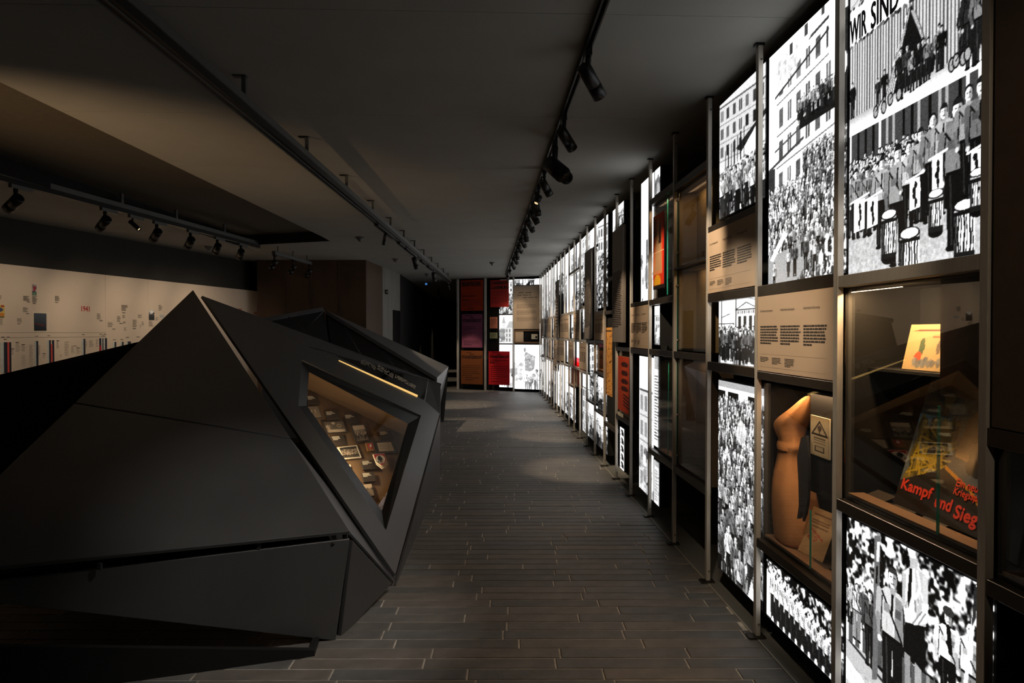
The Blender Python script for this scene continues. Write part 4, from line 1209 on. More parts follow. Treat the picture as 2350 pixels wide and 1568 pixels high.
def paint_mass(c, P):
    c.rect(0, c.h * .88, c.w, c.h, .10)
    c.rect(0, c.h * .965, c.w, c.h, .62); c.rect(0, c.h * .95, c.w, c.h * .966, .97)
    for a in (.18, .48, .62, .95): c.rect(c.w * a, c.h * .86, c.w * (a + .06), c.h * .95, .85)
    c.rect(c.w * .50, c.h * .86, c.w * .63, c.h * .95, .97)
    sea(c, 0, c.h * .55, c.w, c.h * .90, .05, .085, 1.15, 1.)
    c.ell(c.w * .55, c.h * .76, c.w * .10, c.h * .06, .97, .6)
    sea(c, 0, c.h * .0, c.w, c.h * .56, .085, .19, 1.0, .9)
    crowd(c, 0, c.w, c.h * .22, -c.h * .14, .30, .42, 4, .9, .3, .95)
    c.poly([(c.w * .70, 0), (c.w * .84, 0), (c.w * .78, c.h * .10)], .92)

def paint_girls(c, P):
    m = P
    c.rect(0, 0, c.w, c.h, .12)
    tree(c, 0, c.h * .36, c.w, c.h * 1.02, .026)
    c.poly([(0, 0), (c.w, 0), (c.w, c.h * .16), (0, c.h * .36)], .66)
    c.poly([(0, c.h * .10), (c.w * .5, 0), (c.w * .75, 0), (0, c.h * .22)], .93)
    c.line(0, c.h * .33, c.w, c.h * .10, .012, .25)
    c.leaves(0, 0, c.w, c.h * .2, .014, .35, .9, 1.6, .1, .45, .5)
    c.rect(0, c.h * .32, c.w, c.h * .46, .35)
    for i in range(16): c.rect(c.w * i / 16, c.h * .32, c.w * (i + .4) / 16, c.h * (.44 + .03 * random.random()), random.choice((.1, .8, .55)))
    def fig(px, top, bot, sh, sk, hat=None, wide=1., tie=False):
        u, v1 = m(px, top); _, v0 = m(px, bot); person(c, u, v0, v1 - v0, .85, sh, sk, hat, wide)
        if tie: c.line(u, v0 + (v1 - v0) * .82, u + .01, v0 + (v1 - v0) * .60, .02, .08)
    fig(1952, 1335, 1430, .7, .1); fig(1968, 1338, 1470, .75, .5, None, 1.2); fig(1985, 1345, 1450, .4, .2); fig(1998, 1352, 1530, .35, .12, .2)
    c.poly([m(2008, 1230), m(2022, 1230), m(2014, 1560), m(2002, 1560)], .42); c.poly([m(2014, 1245), m(2020, 1245), m(2018, 1290), m(2012, 1290)], .9); c.poly([m(2012, 1300), m(2016, 1300), m(2014, 1340), m(2010, 1340)], .08)
    c.line(*m(2027, 1320), *m(2027, 1560), .008, .15)
    fig(2050, 1298, 1640, .72, .12, .25)
    pp = lambda *a: [m(x, y) for x, y in a]
    # the tall one in front: pale blouse, dark skirt, dark tie, hands at the belt
    c.poly(pp((2078, 1425), (2122, 1440), (2126, 1530), (2118, 1545), (2072, 1500)), .10)
    c.poly(pp((2076, 1495), (2090, 1508), (2090, 1600), (2078, 1600)), .55); c.poly(pp((2100, 1520), (2116, 1540), (2112, 1620), (2098, 1610)), .6)
    c.poly(pp((2074, 1312), (2090, 1300), (2108, 1300), (2124, 1322), (2126, 1440), (2078, 1428), (2072, 1370)), .80)
    c.poly(pp((2100, 1300), (2124, 1322), (2126, 1440), (2104, 1434)), .68)
    for k_ in range(10): a = random.uniform(2080, 2120); b = random.uniform(1330, 1400); c.line(*m(a, b), *m(a + random.uniform(-6, 6), b + random.uniform(15, 35)), .008, random.uniform(.45, .95))
    c.poly(pp((2118, 1318), (2130, 1330), (2130, 1390), (2118, 1390)), .72); c.poly(pp((2117, 1386), (2131, 1388), (2131, 1400), (2117, 1398)), .97)
    c.poly(pp((2118, 1398), (2130, 1400), (2128, 1432), (2100, 1436), (2080, 1424), (2084, 1412), (2104, 1418)), .85); c.poly(pp((2074, 1395), (2086, 1400), (2088, 1425), (2078, 1424)), .88)
    c.line(*m(2116, 1405), *m(2095, 1432), .006, .5); c.line(*m(2124, 1410), *m(2108, 1434), .006, .5)
    c.poly(pp((2072, 1315), (2080, 1318), (2078, 1395), (2070, 1390)), .66)
    c.poly(pp((2088, 1304), (2094, 1304), (2092, 1370), (2085, 1395), (2083, 1372)), .07)
    c.line(*m(2106, 1312), *m(2112, 1350), .010, .95); c.line(*m(2112, 1350), *m(2104, 1372), .010, .95)
    c.poly(pp((2088, 1275), (2106, 1275), (2107, 1304), (2089, 1306)), .66)
    c.poly(pp((2082, 1232), (2094, 1222), (2110, 1228), (2112, 1262), (2102, 1284), (2088, 1280), (2083, 1262)), .80); c.poly(pp((2098, 1225), (2112, 1228), (2113, 1265), (2103, 1284)), .5)
    c.line(*m(2083, 1256), *m(2090, 1257), .006, .2)
    fig(2177, 1398, 1640, .93, .10, None, 1.05, True); u, v1 = m(2177, 1402); c.ell(u, v1 - .004, .026, .016, .25)
    fig(2228, 1425, 1680, .85, .5, None, 1.05); c.line(*m(2243, 1350), *m(2216, 1568), .016, .85); c.poly(pp((2236, 1345), (2246, 1350), (2240, 1420), (2230, 1440)), .22)

def paint_row(c, P):
    c.rect(0, 0, c.w, c.h, .15)
    tree(c, 0, c.h * .40, c.w, c.h, .022)
    c.rect(0, 0, c.w * .08, c.h * .8, .85)
    for i in range(13):
        t = i / 12; u = c.w * (.10 + .86 * t); h = c.h * (1.0 - .42 * t)
        person(c, u, -c.h * .05 + c.h * .02 * t, h, .85, .92, .16, None, .8)
        c.line(u, h * .78, u + c.w * .05, h * .90, .018, .9)
    c.rect(0, 0, c.w, c.h * .03, .3)
    for i in range(11): c.ell(c.w * (.1 + .085 * i), c.h * .025, .012, .02, .9)

def paint_white(c, P):
    c.rect(0, 0, c.w, c.h, .95)
    c.mottle(c.w * .5, 0, c.w, c.h * .5, 6, .03, .3, .6, .6, 3)
def paint_pale(c, P):
    c.rect(0, 0, c.w, c.h, .93); c.rect(c.w * .4, c.h * .1, c.w * .55, c.h * .5, .35)
    c.mottle(0, 0, c.w, c.h * .4, 30, .03, .2, .8, .8, 2)
def paint_crowd(c, P):
    c.rect(0, 0, c.w, c.h, .9); facade(c, 0, c.h * .5, c.w, c.h * .95, 4, 3, .8, .3, .5, random.uniform(-.1, .1))
    sea(c, 0, 0, c.w, c.h * random.uniform(.4, .6), .06, .14)
def paint_house(c, P):
    c.rect(0, 0, c.w, c.h, .95); facade(c, c.w * .05, 0, c.w * .9, c.h * .75, 3, 4, .72, .25, .5); c.mottle(0, 0, c.w, c.h * .3, 25, .05, .2, .9, .8)
def paint_troop(c, P):
    c.rect(0, 0, c.w, c.h, .88); c.rect(0, 0, c.w, c.h * .25, .35); crowd(c, 0, c.w, c.h * .35, -c.h * .1, c.h * .35, c.h * .8, 3, 1., .5, .98)
def paint_doc(c, P):
    c.rect(0, 0, c.w, c.h, .82); c.rect(0, c.h * .86, c.w, c.h, .6)
    for i in range(22): c.rect(c.w * .15, c.h * (.08 + .033 * i), c.w * random.uniform(.6, .9), c.h * (.094 + .033 * i), .35)
    c.rect(0, 0, c.w * .08, c.h, .96); c.rect(c.w * .9, 0, c.w, c.h, .4)
def paint_letters(c, P):
    c.rect(0, 0, c.w, c.h, .97)
    for i in range(5):
        for j in range(3):
            c.rect(c.w * (.08 + .3 * j), c.h * (.05 + .19 * i), c.w * (.14 + .3 * j), c.h * (.18 + .19 * i), .08); c.rect(c.w * (.08 + .3 * j), c.h * (.11 + .19 * i), c.w * (.26 + .3 * j), c.h * (.13 + .19 * i), .1)
            c.line(c.w * (.22 + .3 * j), c.h * (.05 + .19 * i), c.w * (.28 + .3 * j), c.h * (.18 + .19 * i), .02, .1)
PAINTS = [paint_crowd, paint_house, paint_troop, paint_pale, paint_white]

# ------------------------------------------------ bay with the drummers
y0, y1 = near_bay(0)
zt = 1.785
t = lightbox('backlit photograph of drummers and a striped hall under a lettered banner', y0, yb(1947), zt, 2.95, paint_parade)
S = wall_surf(y0, yb(1947), zt, 2.95, XB)
a0 = S.uv(1953, 80); a1 = S.uv(2014, 60); b0 = S.uv(2024, 40); b1 = S.uv(2066, 20)
bl = a0[1] - .055
lettering('banner_lettering', 'WIR', S, S.uv(1953, 90)[0], bl + .012, S.uv(1990, 60)[0], bl + .105, mk('film_black', (14, 14, 14), .6), t, .003, .003)
lettering('banner_lettering', 'SIND', S, S.uv(2001, 60)[0], bl + .012, S.uv(2064, 20)[0], bl + .105, MATS['film_black'], t, .003, .003)
rail(0, zz(1933, 632), .045, M_STEEL)
rail(0, zz(1933, 1150), .045)
cz1, cz0 = zz(1933, 652), zz(1933, 1149)
glass_case('glazed case with the painted game board, below the drummers photograph', y0 + .004, y1 - .004, cz0 + .002, cz1 - .005, lamp=3.2, gm=M_GLASSR, lampx=1.435, lamp_y=y0 + .58)
# propped game board with its title
def propped(name, cat, label, y0, y1, z0, z1, x, lean, img, th=.012, rot=0.):
    t = thing(name, label, cat, V(x, (y0 + y1) / 2, z0))
    u = V(0, -math.cos(rot), 0) + V(math.sin(rot), 0, 0); v = V(math.sin(lean), 0, math.cos(lean))
    S = Surf(V(x, y1, z0), u, v, y1 - y0, z1 - z0)
    q = [S.p(0, 0), S.p(S.w, 0), S.p(S.w, S.h), S.p(0, S.h)]
    plate('board', q, th, M_LABEL, t)
    if img is not None: print_mesh('cover_print', S, img, M_PRINT, t, .001)
    return t, S
gy1, gy0 = onX(2050, 1100, 1.50).y, onX(2242, 1100, 1.50).y
gz0 = cz0 + .022; gz1 = gz0 + .50
c = Cv(gy1 - gy0, gz1 - gz0, 150, 260, .25)
W_, H_ = c.w, c.h
c.a[:] = (.30, .32, .34); c.poly([(0, H_ * .62), (W_, H_ * .55), (W_, H_), (0, H_)], (.30, .40, .48))
for i in range(14): c.line(W_ * random.random(), H_ * random.uniform(.55, 1), W_ * random.random(), H_ * random.uniform(.55, 1), .02, (.45, .55, .6), .5)
c.poly([(W_ * .55, H_ * .45), (W_ * .98, H_ * .40), (W_ * .95, H_ * .98), (W_ * .72, H_ * .85), (W_ * .58, H_ * .70)], (.72, .58, .42))
c.poly([(W_ * .20, H_ * .92), (W_ * .40, H_ * .88), (W_ * .30, H_ * .70)], (.70, .66, .52))
for i in range(220):
    u, v = W_ * (.05 + .45 * random.random()), H_ * (.20 + .45 * random.random())
    c.ell(u, v, .012, .03, random.choice([(.18, .17, .10), (.30, .27, .12), (.10, .09, .06), (.42, .36, .15)]))
for i in range(30): c.line(W_ * (.05 + .45 * random.random()), H_ * (.2 + .4 * random.random()), W_ * (.05 + .5 * random.random()), H_ * (.2 + .4 * random.random()), .008, (.62, .52, .15), .8)
for i in range(60): c.ell(W_ * (.72 + .2 * random.random()), H_ * (.38 + .16 * random.random()), .02, .02, (.08, .08, .07))
c.poly([(W_ * .50, H_ * .36), (W_ * .75, H_ * .28), (W_ * 1.0, H_ * .14), (W_, 0), (0, 0), (0, H_ * .18)], (.13, .11, .09))
c.line(W_ * .5, H_ * .36, W_ * .78, H_ * .27, .012, (.70, .48, .12)); c.line(W_ * .8, H_ * .27, W_ * 1.0, H_ * .15, .01, (.70, .48, .12))
c.grain(.02)
t, S = propped('board_game_box', 'game box', 'painted game box with orange-red blackletter title leaning in the case', gy0, gy1, gz0, gz1, 1.50, .30, np.clip(c.a * 1.3, 0, 1), .03)
lettering('title', 'Kampf', S, W_ * .05, H_ * .10, W_ * .44, H_ * .20, M_ORANGE, t, .003, .0022)
lettering('title', 'und', S, W_ * .50, H_ * .09, W_ * .68, H_ * .17, M_ORANGE, t, .003, .0022)
lettering('title', 'Sieg', S, W_ * .73, H_ * .04, W_ * .97, H_ * .15, M_ORANGE, t, .003, .0022)
lettering('subtitle', 'Ein neues', S, W_ * .66, H_ * .265, W_ * .96, H_ * .315, M_ORANGE, t, .003, .0008)
lettering('subtitle', 'Kriegsspiel', S, W_ * .66, H_ * .195, W_ * .97, H_ * .255, M_ORANGE, t, .003, .0008)
# leaning picture book on a raised shelf, dark board beside it
by1, by0 = onX(2070, 800, 1.56).y, onX(2162, 800, 1.56).y
bz0, bz1 = onX(2110, 850, 1.56).z, onX(2110, 742, 1.56).z
sh = thing('case_shelf', 'narrow dark shelf inside the glazed case under the picture book', 'shelf', V(1.6, (by0 + by1) / 2, bz0 - .02))
box('shelf_plate', (1.50, 1.705), (by0 - .30, by1 + .25), (bz0 - .012, bz0 - .002), M_CASEB, sh)
box('bracket', (1.68, 1.70), (by0 - .1, by0 - .08), (bz0 - .06, bz0 - .012), M_CASEB, sh)
c = Cv(by1 - by0, bz1 - bz0, 44, 50, .5); c.a[:] = (.62, .52, .36)
c.line(c.w * .15, c.h * .85, c.w * .85, c.h * .87, .006, (.35, .2, .15)); c.rect(c.w * .62, c.h * .70, c.w * .92, c.h * .74, (.5, .3, .2))
c.ell(c.w * .4, c.h * .5, c.w * .07, c.h * .2, (.25, .3, .2)); c.ell(c.w * .35, c.h * .3, c.w * .09, c.h * .1, (.65, .25, .15)); c.ell(c.w * .8, c.h * .5, c.w * .05, c.h * .14, (.35, .3, .25))
c.mottle(c.w * .1, c.h * .12, c.w * .9, c.h * .24, 25, .012, .3, .45)
t, S = propped('picture_book', 'book', 'cream picture book with a small painted figure leaning on the case shelf', by0, by1, bz0, bz1, 1.56, .22, c.a, .012)
dy1, dy0 = onX(2158, 760, 1.47).y, onX(2252, 760, 1.47).y
dz1, dz0 = onX(2200, 632, 1.47).z, onX(2200, 893, 1.47).z
t = thing('dark_poster', 'dark red-brown mounted sheet in the upper corner of the game case', 'poster', V(1.475, (dy0 + dy1) / 2, dz0))
box('sheet', (1.47, 1.478), (dy0, dy1), (dz0, dz1), mk('dark_red_brown_sheet', (30, 16, 12), .95, spec=.05), t)
box('mount', (1.4785, 1.49), (dy0 - .02, dy1 + .01), (dz0 - .03, dz1 + .02), M_BLACKM, t)
ge = onX(2156, 1100, 1.425)
tag(box('glass_pane_edge', (1.418, 1.424), (ge.y - .004, ge.y + .004), (cz0 + .016, cz0 + .42), M_TEAL), 'bright green upright glass edge in front of the game box', 'glass')
for i, (px, py) in enumerate(((1998, 1166), (2060, 1192), (2128, 1220))):
    p = onX(px, py, 1.47); z = cz0 + .0145
    t = thing('caption_plate', 'dark caption plate lying before the game box, ' + ('farthest of three', 'middle of three', 'nearest of three')[i], 'label', V(1.50, p.y, z))
    obj('plate', [(1.475, p.y - .06, z), (1.475, p.y + .06, z), (1.535, p.y + .06, z + .022), (1.535, p.y - .06, z + .022), (1.478, p.y - .06, z - .0005), (1.478, p.y + .06, z - .0005), (1.537, p.y + .06, z + .0195), (1.537, p.y - .06, z + .0195)], BOXF, M_LABEL, t)
    box('pale_edge', (1.470, 1.4745), (p.y - .06, p.y + .06), (z, z + .004), M_WHITEI, t)
lightbox('backlit photograph of uniformed young people under trees, below the game case', y0, yb(1947), .13, zb(1945, 1186), paint_girls)

# ------------------------------------------------ bay nearest the picture edge
y0, y1 = PY(-1) + .012, PY(0) - .012
tz0 = zz(2300, 985)
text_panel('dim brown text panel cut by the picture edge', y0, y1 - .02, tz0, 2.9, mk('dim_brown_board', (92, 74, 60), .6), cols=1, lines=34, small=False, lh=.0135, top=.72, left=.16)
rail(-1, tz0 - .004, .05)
cz1, cz0 = tz0 - .06, zz(2300, 1345)
glass_case('dark glazed case at the picture edge below the dim text panel', y0, y1, cz0, cz1, lamp=0, gm=M_GLASSR)
rail(-1, cz0 - .003, .045)
for i, (px, py) in enumerate(((2309, 1028), (2330, 1070), (2305, 1108))):
    p = onX(px, py, 1.60)
    c = Cv(.1, .08, 16, 14, .8); c.mottle(0, 0, .1, .08, 12, .02, .2, .7, .8)
    t = thing('photograph', 'small black and white photograph in the dark edge case, ' + ('upper', 'middle', 'lower')[i], 'photograph', p)
    S = wall_surf(p.y - .05, p.y + .05, p.z - .04, p.z + .04, 1.70)
    box('mount', (1.70, 1.707), (p.y - .052, p.y + .052), (p.z - .042, p.z + .042), M_LABEL, t); print_mesh('print', S, c.a, M_PRINT, t, .001)

# ------------------------------------------------ bay with the tan garment
y0, y1 = near_bay(1)
zlow = zb(1768, 655)
lightbox('backlit photograph of a packed street before a tall house, beside the drummers', y0, yb(1763), zlow, 2.95, paint_street)
rail(1, zz(1738, 657), .055)
pz1, pz0 = zz(1738, 681), zz(1737, 850)
text_panel('beige three-column text panel between the street photograph and the garment case', y0 + .004, y1 - .004, pz0, pz1, heads=['Endoctrinement de la jeunesse', 'Indoktrination der Jugend', 'Indoctrination of the young'])
rail(1, pz0 - .004, .04)
cz1, cz0 = zz(1745, 878), zz(1745, 1242)
glass_case('glazed case with the tan garment, below the wide beige text panel', y0 + .004, y1 - .004, cz0 + .002, cz1 - .002, lamp=1.1, gm=mk_glass('case_glass', 1.6))
rail(1, cz0, .045)
# hanging garment
gx = 1.53
secs = [(1856, 908, 3), (1850, 918, 8), (1838, 940, 13), (1822, 962, 21), (1813, 978, 21), (1815, 1000, 18), (1818, 1013, 15), (1817, 1020, 18), (1817, 1030, 17), (1815, 1040, 15), (1814, 1068, 19), (1816, 1100, 25), (1820, 1150, 31), (1824, 1190, 36), (1828, 1215, 37), (1830, 1238, 36), (1832, 1250, 33)]
vs, fs, NS = [], [], 40
for i, (px, py, hw) in enumerate(secs):
    p = onX(px, py, gx); ry = abs(onX(px + hw, py, gx).y - onX(px - hw, py, gx).y) / 2; rx = min(ry * .75, .10)
    for j in range(NS):
        a = 2 * math.pi * j / NS
        f = 1 + .055 * math.sin(a * 3 + i * .22) * min(i / 8, 1) + .03 * math.sin(a * 7 + i * .5)
        vs.append((gx + rx * f * math.cos(a), p.y + ry * f * math.sin(a), max(p.z, cz0 + .02 + .002 * (len(secs) - i))))
for i in range(len(secs) - 1):
    for j in range(NS): fs.append((i * NS + j, (i + 1) * NS + j, (i + 1) * NS + (j + 1) % NS, i * NS + (j + 1) % NS))
fs += [tuple(range(NS)), tuple(range(len(secs) * NS - 1, (len(secs) - 1) * NS - 1, -1))]
pz = onX(1820, 1250, gx)
t = thing('tan_garment', 'tan cloth garment with a raised strap and black tie standing in the glazed case', 'garment', V(gx, pz.y, pz.z))
g = obj('cloth', vs, fs, mk('tan_cotton', (190, 134, 84), .85, 0, .10, 12, bump=.2, bscale=90), t, smooth=True)
sm = g.modifiers.new('subsurf', 'SUBSURF'); sm.levels = 1; sm.render_levels = 1
def gpt(px, py, x): return onX(px, py, x)
plate('tie', [gpt(x, y, 1.455) for x, y in ((1838, 1005), (1850, 1000), (1855, 1050), (1856, 1100), (1853, 1150), (1848, 1180), (1842, 1197), (1840, 1172), (1834, 1190), (1829, 1191), (1833, 1160), (1832, 1105), (1829, 1050))], .012, mk('black_wool', (16, 17, 20), .9, 0, .2, 40), t)
obj('cloth_band', [v for py, r in ((1013, 1.04), (1022, 1.12), (1032, 1.08)) for v in [(gx + .062 * r * math.cos(a), onX(1817, py, gx).y + .072 * r * math.sin(a), onX(1817, py, gx).z) for a in np.linspace(0, 2 * math.pi, 24, endpoint=False)]],
    [(i * 24 + j, (i + 1) * 24 + j, (i + 1) * 24 + (j + 1) % 24, i * 24 + (j + 1) % 24) for i in range(2) for j in range(24)], MATS['tan_cotton'], t, smooth=True)
st_ = onX(1835, 1252, gx)
cyl('stand', (gx, st_.y, cz0 + .013), (gx, st_.y, st_.z + .02), .03, .02, M_BLACKM, t)
# notice card with a triangle, on a dark back board
dy1, dy0 = onX(1857, 1000, 1.47).y, onX(1905, 1000, 1.47).y
bt, bb = onX(1880, 895, 1.47).z, onX(1880, 1138, 1.47).z
tag(box('backing_board', (1.478, 1.49), (dy0 - .01, dy1 + .005), (bb, bt), M_CASEB), 'dark upright board behind the triangle notice in the garment case', 'board')
ny1, ny0 = onX(1860, 1000, 1.47).y, onX(1903, 1000, 1.47).y
nz1, nz0 = onX(1880, 957, 1.47).z, onX(1880, 1048, 1.47).z
c = Cv(ny1 - ny0, nz1 - nz0, 36, 62, .7); c.a[:] = (.66, .60, .48); w_, h_ = c.w, c.h
c.rect(w_ * .05, h_ * .05, w_ * .95, h_ * .95, (.72, .66, .53))
c.poly([(w_ * .5, h_ * .90), (w_ * .05, h_ * .52), (w_ * .95, h_ * .52)], (.12, .10, .09)); c.poly([(w_ * .5, h_ * .83), (w_ * .17, h_ * .56), (w_ * .83, h_ * .56)], (.70, .64, .52))
c.ell(w_ * .5, h_ * .70, w_ * .10, h_ * .08, (.3, .25, .22)); c.rect(w_ * .46, h_ * .56, w_ * .54, h_ * .64, (.3, .25, .22))
for j in range(3): c.rect(w_ * .2, h_ * (.44 - .06 * j), w_ * .8, h_ * (.465 - .06 * j), (.28, .24, .2))
c.rect(w_ * .25, h_ * .12, w_ * .75, h_ * .26, (.2, .17, .15)); c.rect(w_ * .3, h_ * .14, w_ * .7, h_ * .24, (.68, .62, .5))
t = thing('notice_card', 'cream printed card with a triangle sign on the dark board', 'card', V(1.47, (ny0 + ny1) / 2, nz0))
box('card', (1.4705, 1.477), (ny0, ny1), (nz0, nz1), M_WHITEI, t); print_mesh('print', wall_surf(ny0, ny1, nz0, nz1, 1.4705), c.a, M_PRINT, t, .001)
ly1, ly0 = onX(1836, 1260, 1.48).y, onX(1880, 1260, 1.48).y
c = Cv(.14, .2, 30, 40, .8); c.a[:] = (.80, .66, .48)
for j in range(5): c.rect(.02, .17 - .012 * j, .11, .174 - .012 * j, (.45, .3, .2))
c.line(.03, .11, .1, .08, .006, (.75, .2, .15)); c.ell(.05, .075, .025, .012, (.75, .25, .2)); c.ell(.05, .075, .02, .008, (.80, .66, .48))
propped('letter_sheet', 'letter', 'cream letter with red handwriting leaning before the tan garment', ly0, ly1, cz0 + .024, cz0 + .024 + .22, 1.47, .35, c.a, .003, .15)
ge = onX(1862, 1240, 1.425)
tag(box('glass_pane_edge', (1.418, 1.424), (ge.y - .003, ge.y + .003), (cz0 + .014, cz0 + .27), M_TEAL), 'bright green upright glass edge in front of the leaning letter', 'glass')
for i, (px, py) in enumerate(((1790, 1252), (1872, 1312))):
    p = onX(px, py, 1.46); z = cz0 + .0145
    t = thing('caption_plate', 'dark caption plate on the garment case floor, ' + ('farther', 'nearer') [i], 'label', V(1.49, p.y, z))
    box('plate', (1.474, 1.54), (p.y - .06, p.y + .06), (z, z + .008), M_LABEL, t); box('pale_edge', (1.470, 1.474), (p.y - .06, p.y + .06), (z, z + .004), M_WHITEI, t)
lightbox('backlit photograph of a row of saluting people in white, below the garment case', y0, yb(1763), .13, zb(1757, 1281), paint_row)

# ------------------------------------------------ bay with the column-fronted hall
y0, y1 = near_bay(2)
lightbox('backlit photograph of a rally below house fronts, top of the fourth bay', y0, yb(1650), zb(1652, 503), 2.95, paint_rally)
rail(2, zz(1731, 472), .035)
text_panel('beige three-column text panel under the rally photograph', y0 + .004, y1 - .004, zz(1731, 656), zz(1731, 488), heads=['La propagande', 'Propaganda im Alltag', 'Propaganda'])
rail(2, zz(1731, 658), .05)
lightbox('backlit photograph of a column-fronted hall with people lined up before it', y0, yb(1650), zb(1650, 832), zb(1650, 690), paint_hall)
rail(2, zz(1623, 830), .052)
lightbox('tall backlit photograph of a huge packed crowd near the floor', y0, yb(1650), .13, zb(1650, 872), paint_mass)

# ------------------------------------------------ bay with the tall olive-brown cases
y0, y1 = near_bay(3)
ztop, zm1, zm2, zlo = zz(1553, 437), zz(1553, 616), zz(1549, 813), zz(1547, 1078)
rail(3, ztop + .055, .05)
for (a, b, lb, mm, lp) in ((zm1 + .006, ztop, 'tall olive-brown glazed case, upper one beside the orange poster', M_AMBER, .6), (zm2 + .03, zm1 - .006, 'olive-brown glazed case, middle one of its column', M_AMBER, .5), (zlo + .03, zm2 - .03, 'dim glazed case, lowest of the olive-brown column', mk('dim_brown_lining', (70, 56, 42), .7), .25)):
    glass_case(lb, y0 + .004, y1 - .004, a, b, mm, lamp=lp, tray=False, gm=MATS['case_glass'], xb=1.56)
rail(3, zm1 + .004, .01); rail(3, zm2 + .02, .045); rail(3, zlo + .028, .05)
for z in (zm2 - .02, zm2 + .10, zm1 - .12, zm1 + .12, ztop - .06, zlo + .1, zlo + .4):
    cyl('glass_clamp', (XP + .022, y1 - .012, z), (XP + .032, y1 - .012, z), .008, .008, M_CHROME, frame, 10)
box('glass_pane_edge', (XP + .020, XP + .0285), (y1 + .0005, y1 + .0035), (zlo + .04, ztop), M_TEAL, frame)

# ------------------------------------------------ bay with the orange poster
y0, y1 = near_bay(4)
ymid = yb(1514)
lightbox('small backlit strip with a pale arch, above the orange poster', ymid, y1, zb(1493, 457), 2.93, paint_pale)
rail(4, zz(1492, 459), .05)
cz1, cz0 = zz(1492, 472), zz(1492, 688)
glass_case('glazed case holding the orange poster', y0 + .004, y1 - .004, cz0, cz1, lamp=1.0, tray=False, lampx=1.44)
rail(4, cz0 - .002, .045)
oy1, oy0 = onX(1499.5, 570, 1.40).y, onX(1524, 570, 1.40).y
oz1, oz0 = onX(1510, 492, 1.40).z, onX(1510, 663, 1.40).z
c = Cv(oy1 - oy0, oz1 - oz0, 30, 110, .5); c.a[:] = (.80, .25, .08); w_, h_ = c.w, c.h
c.vgrad(0, h_ * .2, w_, h_, np.array([.85, .55, .35]), np.array([.85, .28, .06])); c.poly([(w_ * .2, h_ * .25), (w_ * .75, h_ * .25), (w_ * .7, h_ * .75), (w_ * .45, h_ * .95), (w_ * .3, h_ * .7)], (.75, .58, .42))
c.poly([(w_ * .5, h_ * .6), (w_ * .62, h_ * .95), (w_ * .75, h_ * .6)], (.2, .12, .1)); c.rect(w_ * .85, 0, w_, h_, (.85, .16, .08)); c.rect(0, h_ * .5, w_ * .1, h_, (.55, .14, .06))
for j in range(5): c.line(0, h_ * (.7 + .05 * j), w_ * .3, h_ * (.74 + .05 * j), .02, (.25, .08, .05))
c.ell(w_ * .4, h_ * .10, w_ * .3, h_ * .09, (.9, .65, .12)); c.rect(0, 0, w_, h_ * .05, (.1, .05, .05)); c.rect(0, h_ * .49, w_, h_ * .50, (.95, .8, .6))
t = thing('orange_poster', 'tall orange and red poster of a figure in the glazed case', 'poster', V(1.40, (oy0 + oy1) / 2, oz0))
box('sheet', (1.4005, 1.405), (oy0, oy1), (oz0, oz1), M_BLACK, t); print_mesh('print', wall_surf(oy0, oy1, oz0, oz1, 1.40), c.a, M_PRINT, t, .001)
ge = onX(1533, 600, 1.42)
tag(box('glass_pane_edge', (1.412, 1.418), (ge.y - .005, ge.y + .005), (cz0 + .02, cz1 - .02), M_TEAL), 'upright green glass edge beside the orange poster', 'glass')
lightbox('small backlit picture directly below the orange poster case', ymid, y1, zb(1492, 790), zb(1492, 705), paint_house)
rail(4, zz(1490, 801), .045)
cz1, cz0 = zz(1490, 818), zz(1490, 1028)
glass_case('glazed case with a lit document and a green glass edge', y0 + .004, ymid - .01, cz0, cz1, lamp=.4)
lightbox('backlit document sheet behind glass, below the small picture', ymid, y1, cz0 + .02, cz1, paint_doc, X=XB - .004)
ge = onX(1533, 900, 1.418)
tag(box('glass_pane_edge', (1.4172, 1.424), (ge.y - .006, ge.y + .006), (cz0 + .014, cz1 - .02), M_TEAL), 'bright turquoise glass edge beside the lit document', 'glass')
rail(4, cz0 - .002, .045)
lightbox('backlit printed page close to the floor under the lit document', ymid, y1, .13, zb(1490, 1046), paint_doc)

# ------------------------------------------------ bay six
y0, y1 = near_bay(5)
yq = yb(1471)
lightbox('tall plain white backlit panel beside the orange poster case', y0, yq, zb(1480, 692), 2.93, paint_pale)
rail(5, zz(1446, 697), .03)
text_panel('beige text panel under the tall plain white panel', y0 + .004, y1 - .004, zz(1446, 797), zz(1446, 706), heads=['Occupation', 'Besatzung', 'Occupation'])
rail(5, zz(1446, 798), .05)
lightbox('narrow tall backlit photograph from knee height down to the floor, sixth bay', y0, yb(1468), .13, zb(1475, 818), paint_house)
rail(5, 2.48, .03, x=(1.50, 1.53)); rail(5, .63, .03, x=(1.45, 1.48))

# ------------------------------------------------ bay seven: tall grey panel standing proud, red poster
y0, y1 = near_bay(6)
lightbox('small backlit crowd strip above the tall grey panel', yb(1431), yb(1415), zb(1420, 520), zb(1420, 472), paint_crowd)
gy0, gy1 = onX(1429, 700, 1.345).y, onX(1405, 700, 1.345).y
text_panel('tall grey metal text panel standing proud of the frame, next to the red poster', gy0, gy1, onX(1410, 785, 1.345).z, onX(1410, 530, 1.345).z, M_GREYB, X=1.345, th=.032, cols=1, lines=30, small=False, lh=.0165, top=.62)
rail(6, zz(1412, 795), .04)
cz1, cz0 = zz(1412, 803), zz(1412, 948)
glass_case('glazed case with the rust-red poster', y0 + .004, y1 - .004, cz0, cz1, lamp=1.0, tray=False, xb=1.6, gm=MATS['case_glass'], lampx=1.445)
oy1, oy0 = onX(1418.5, 850, 1.40).y, onX(1444, 850, 1.40).y
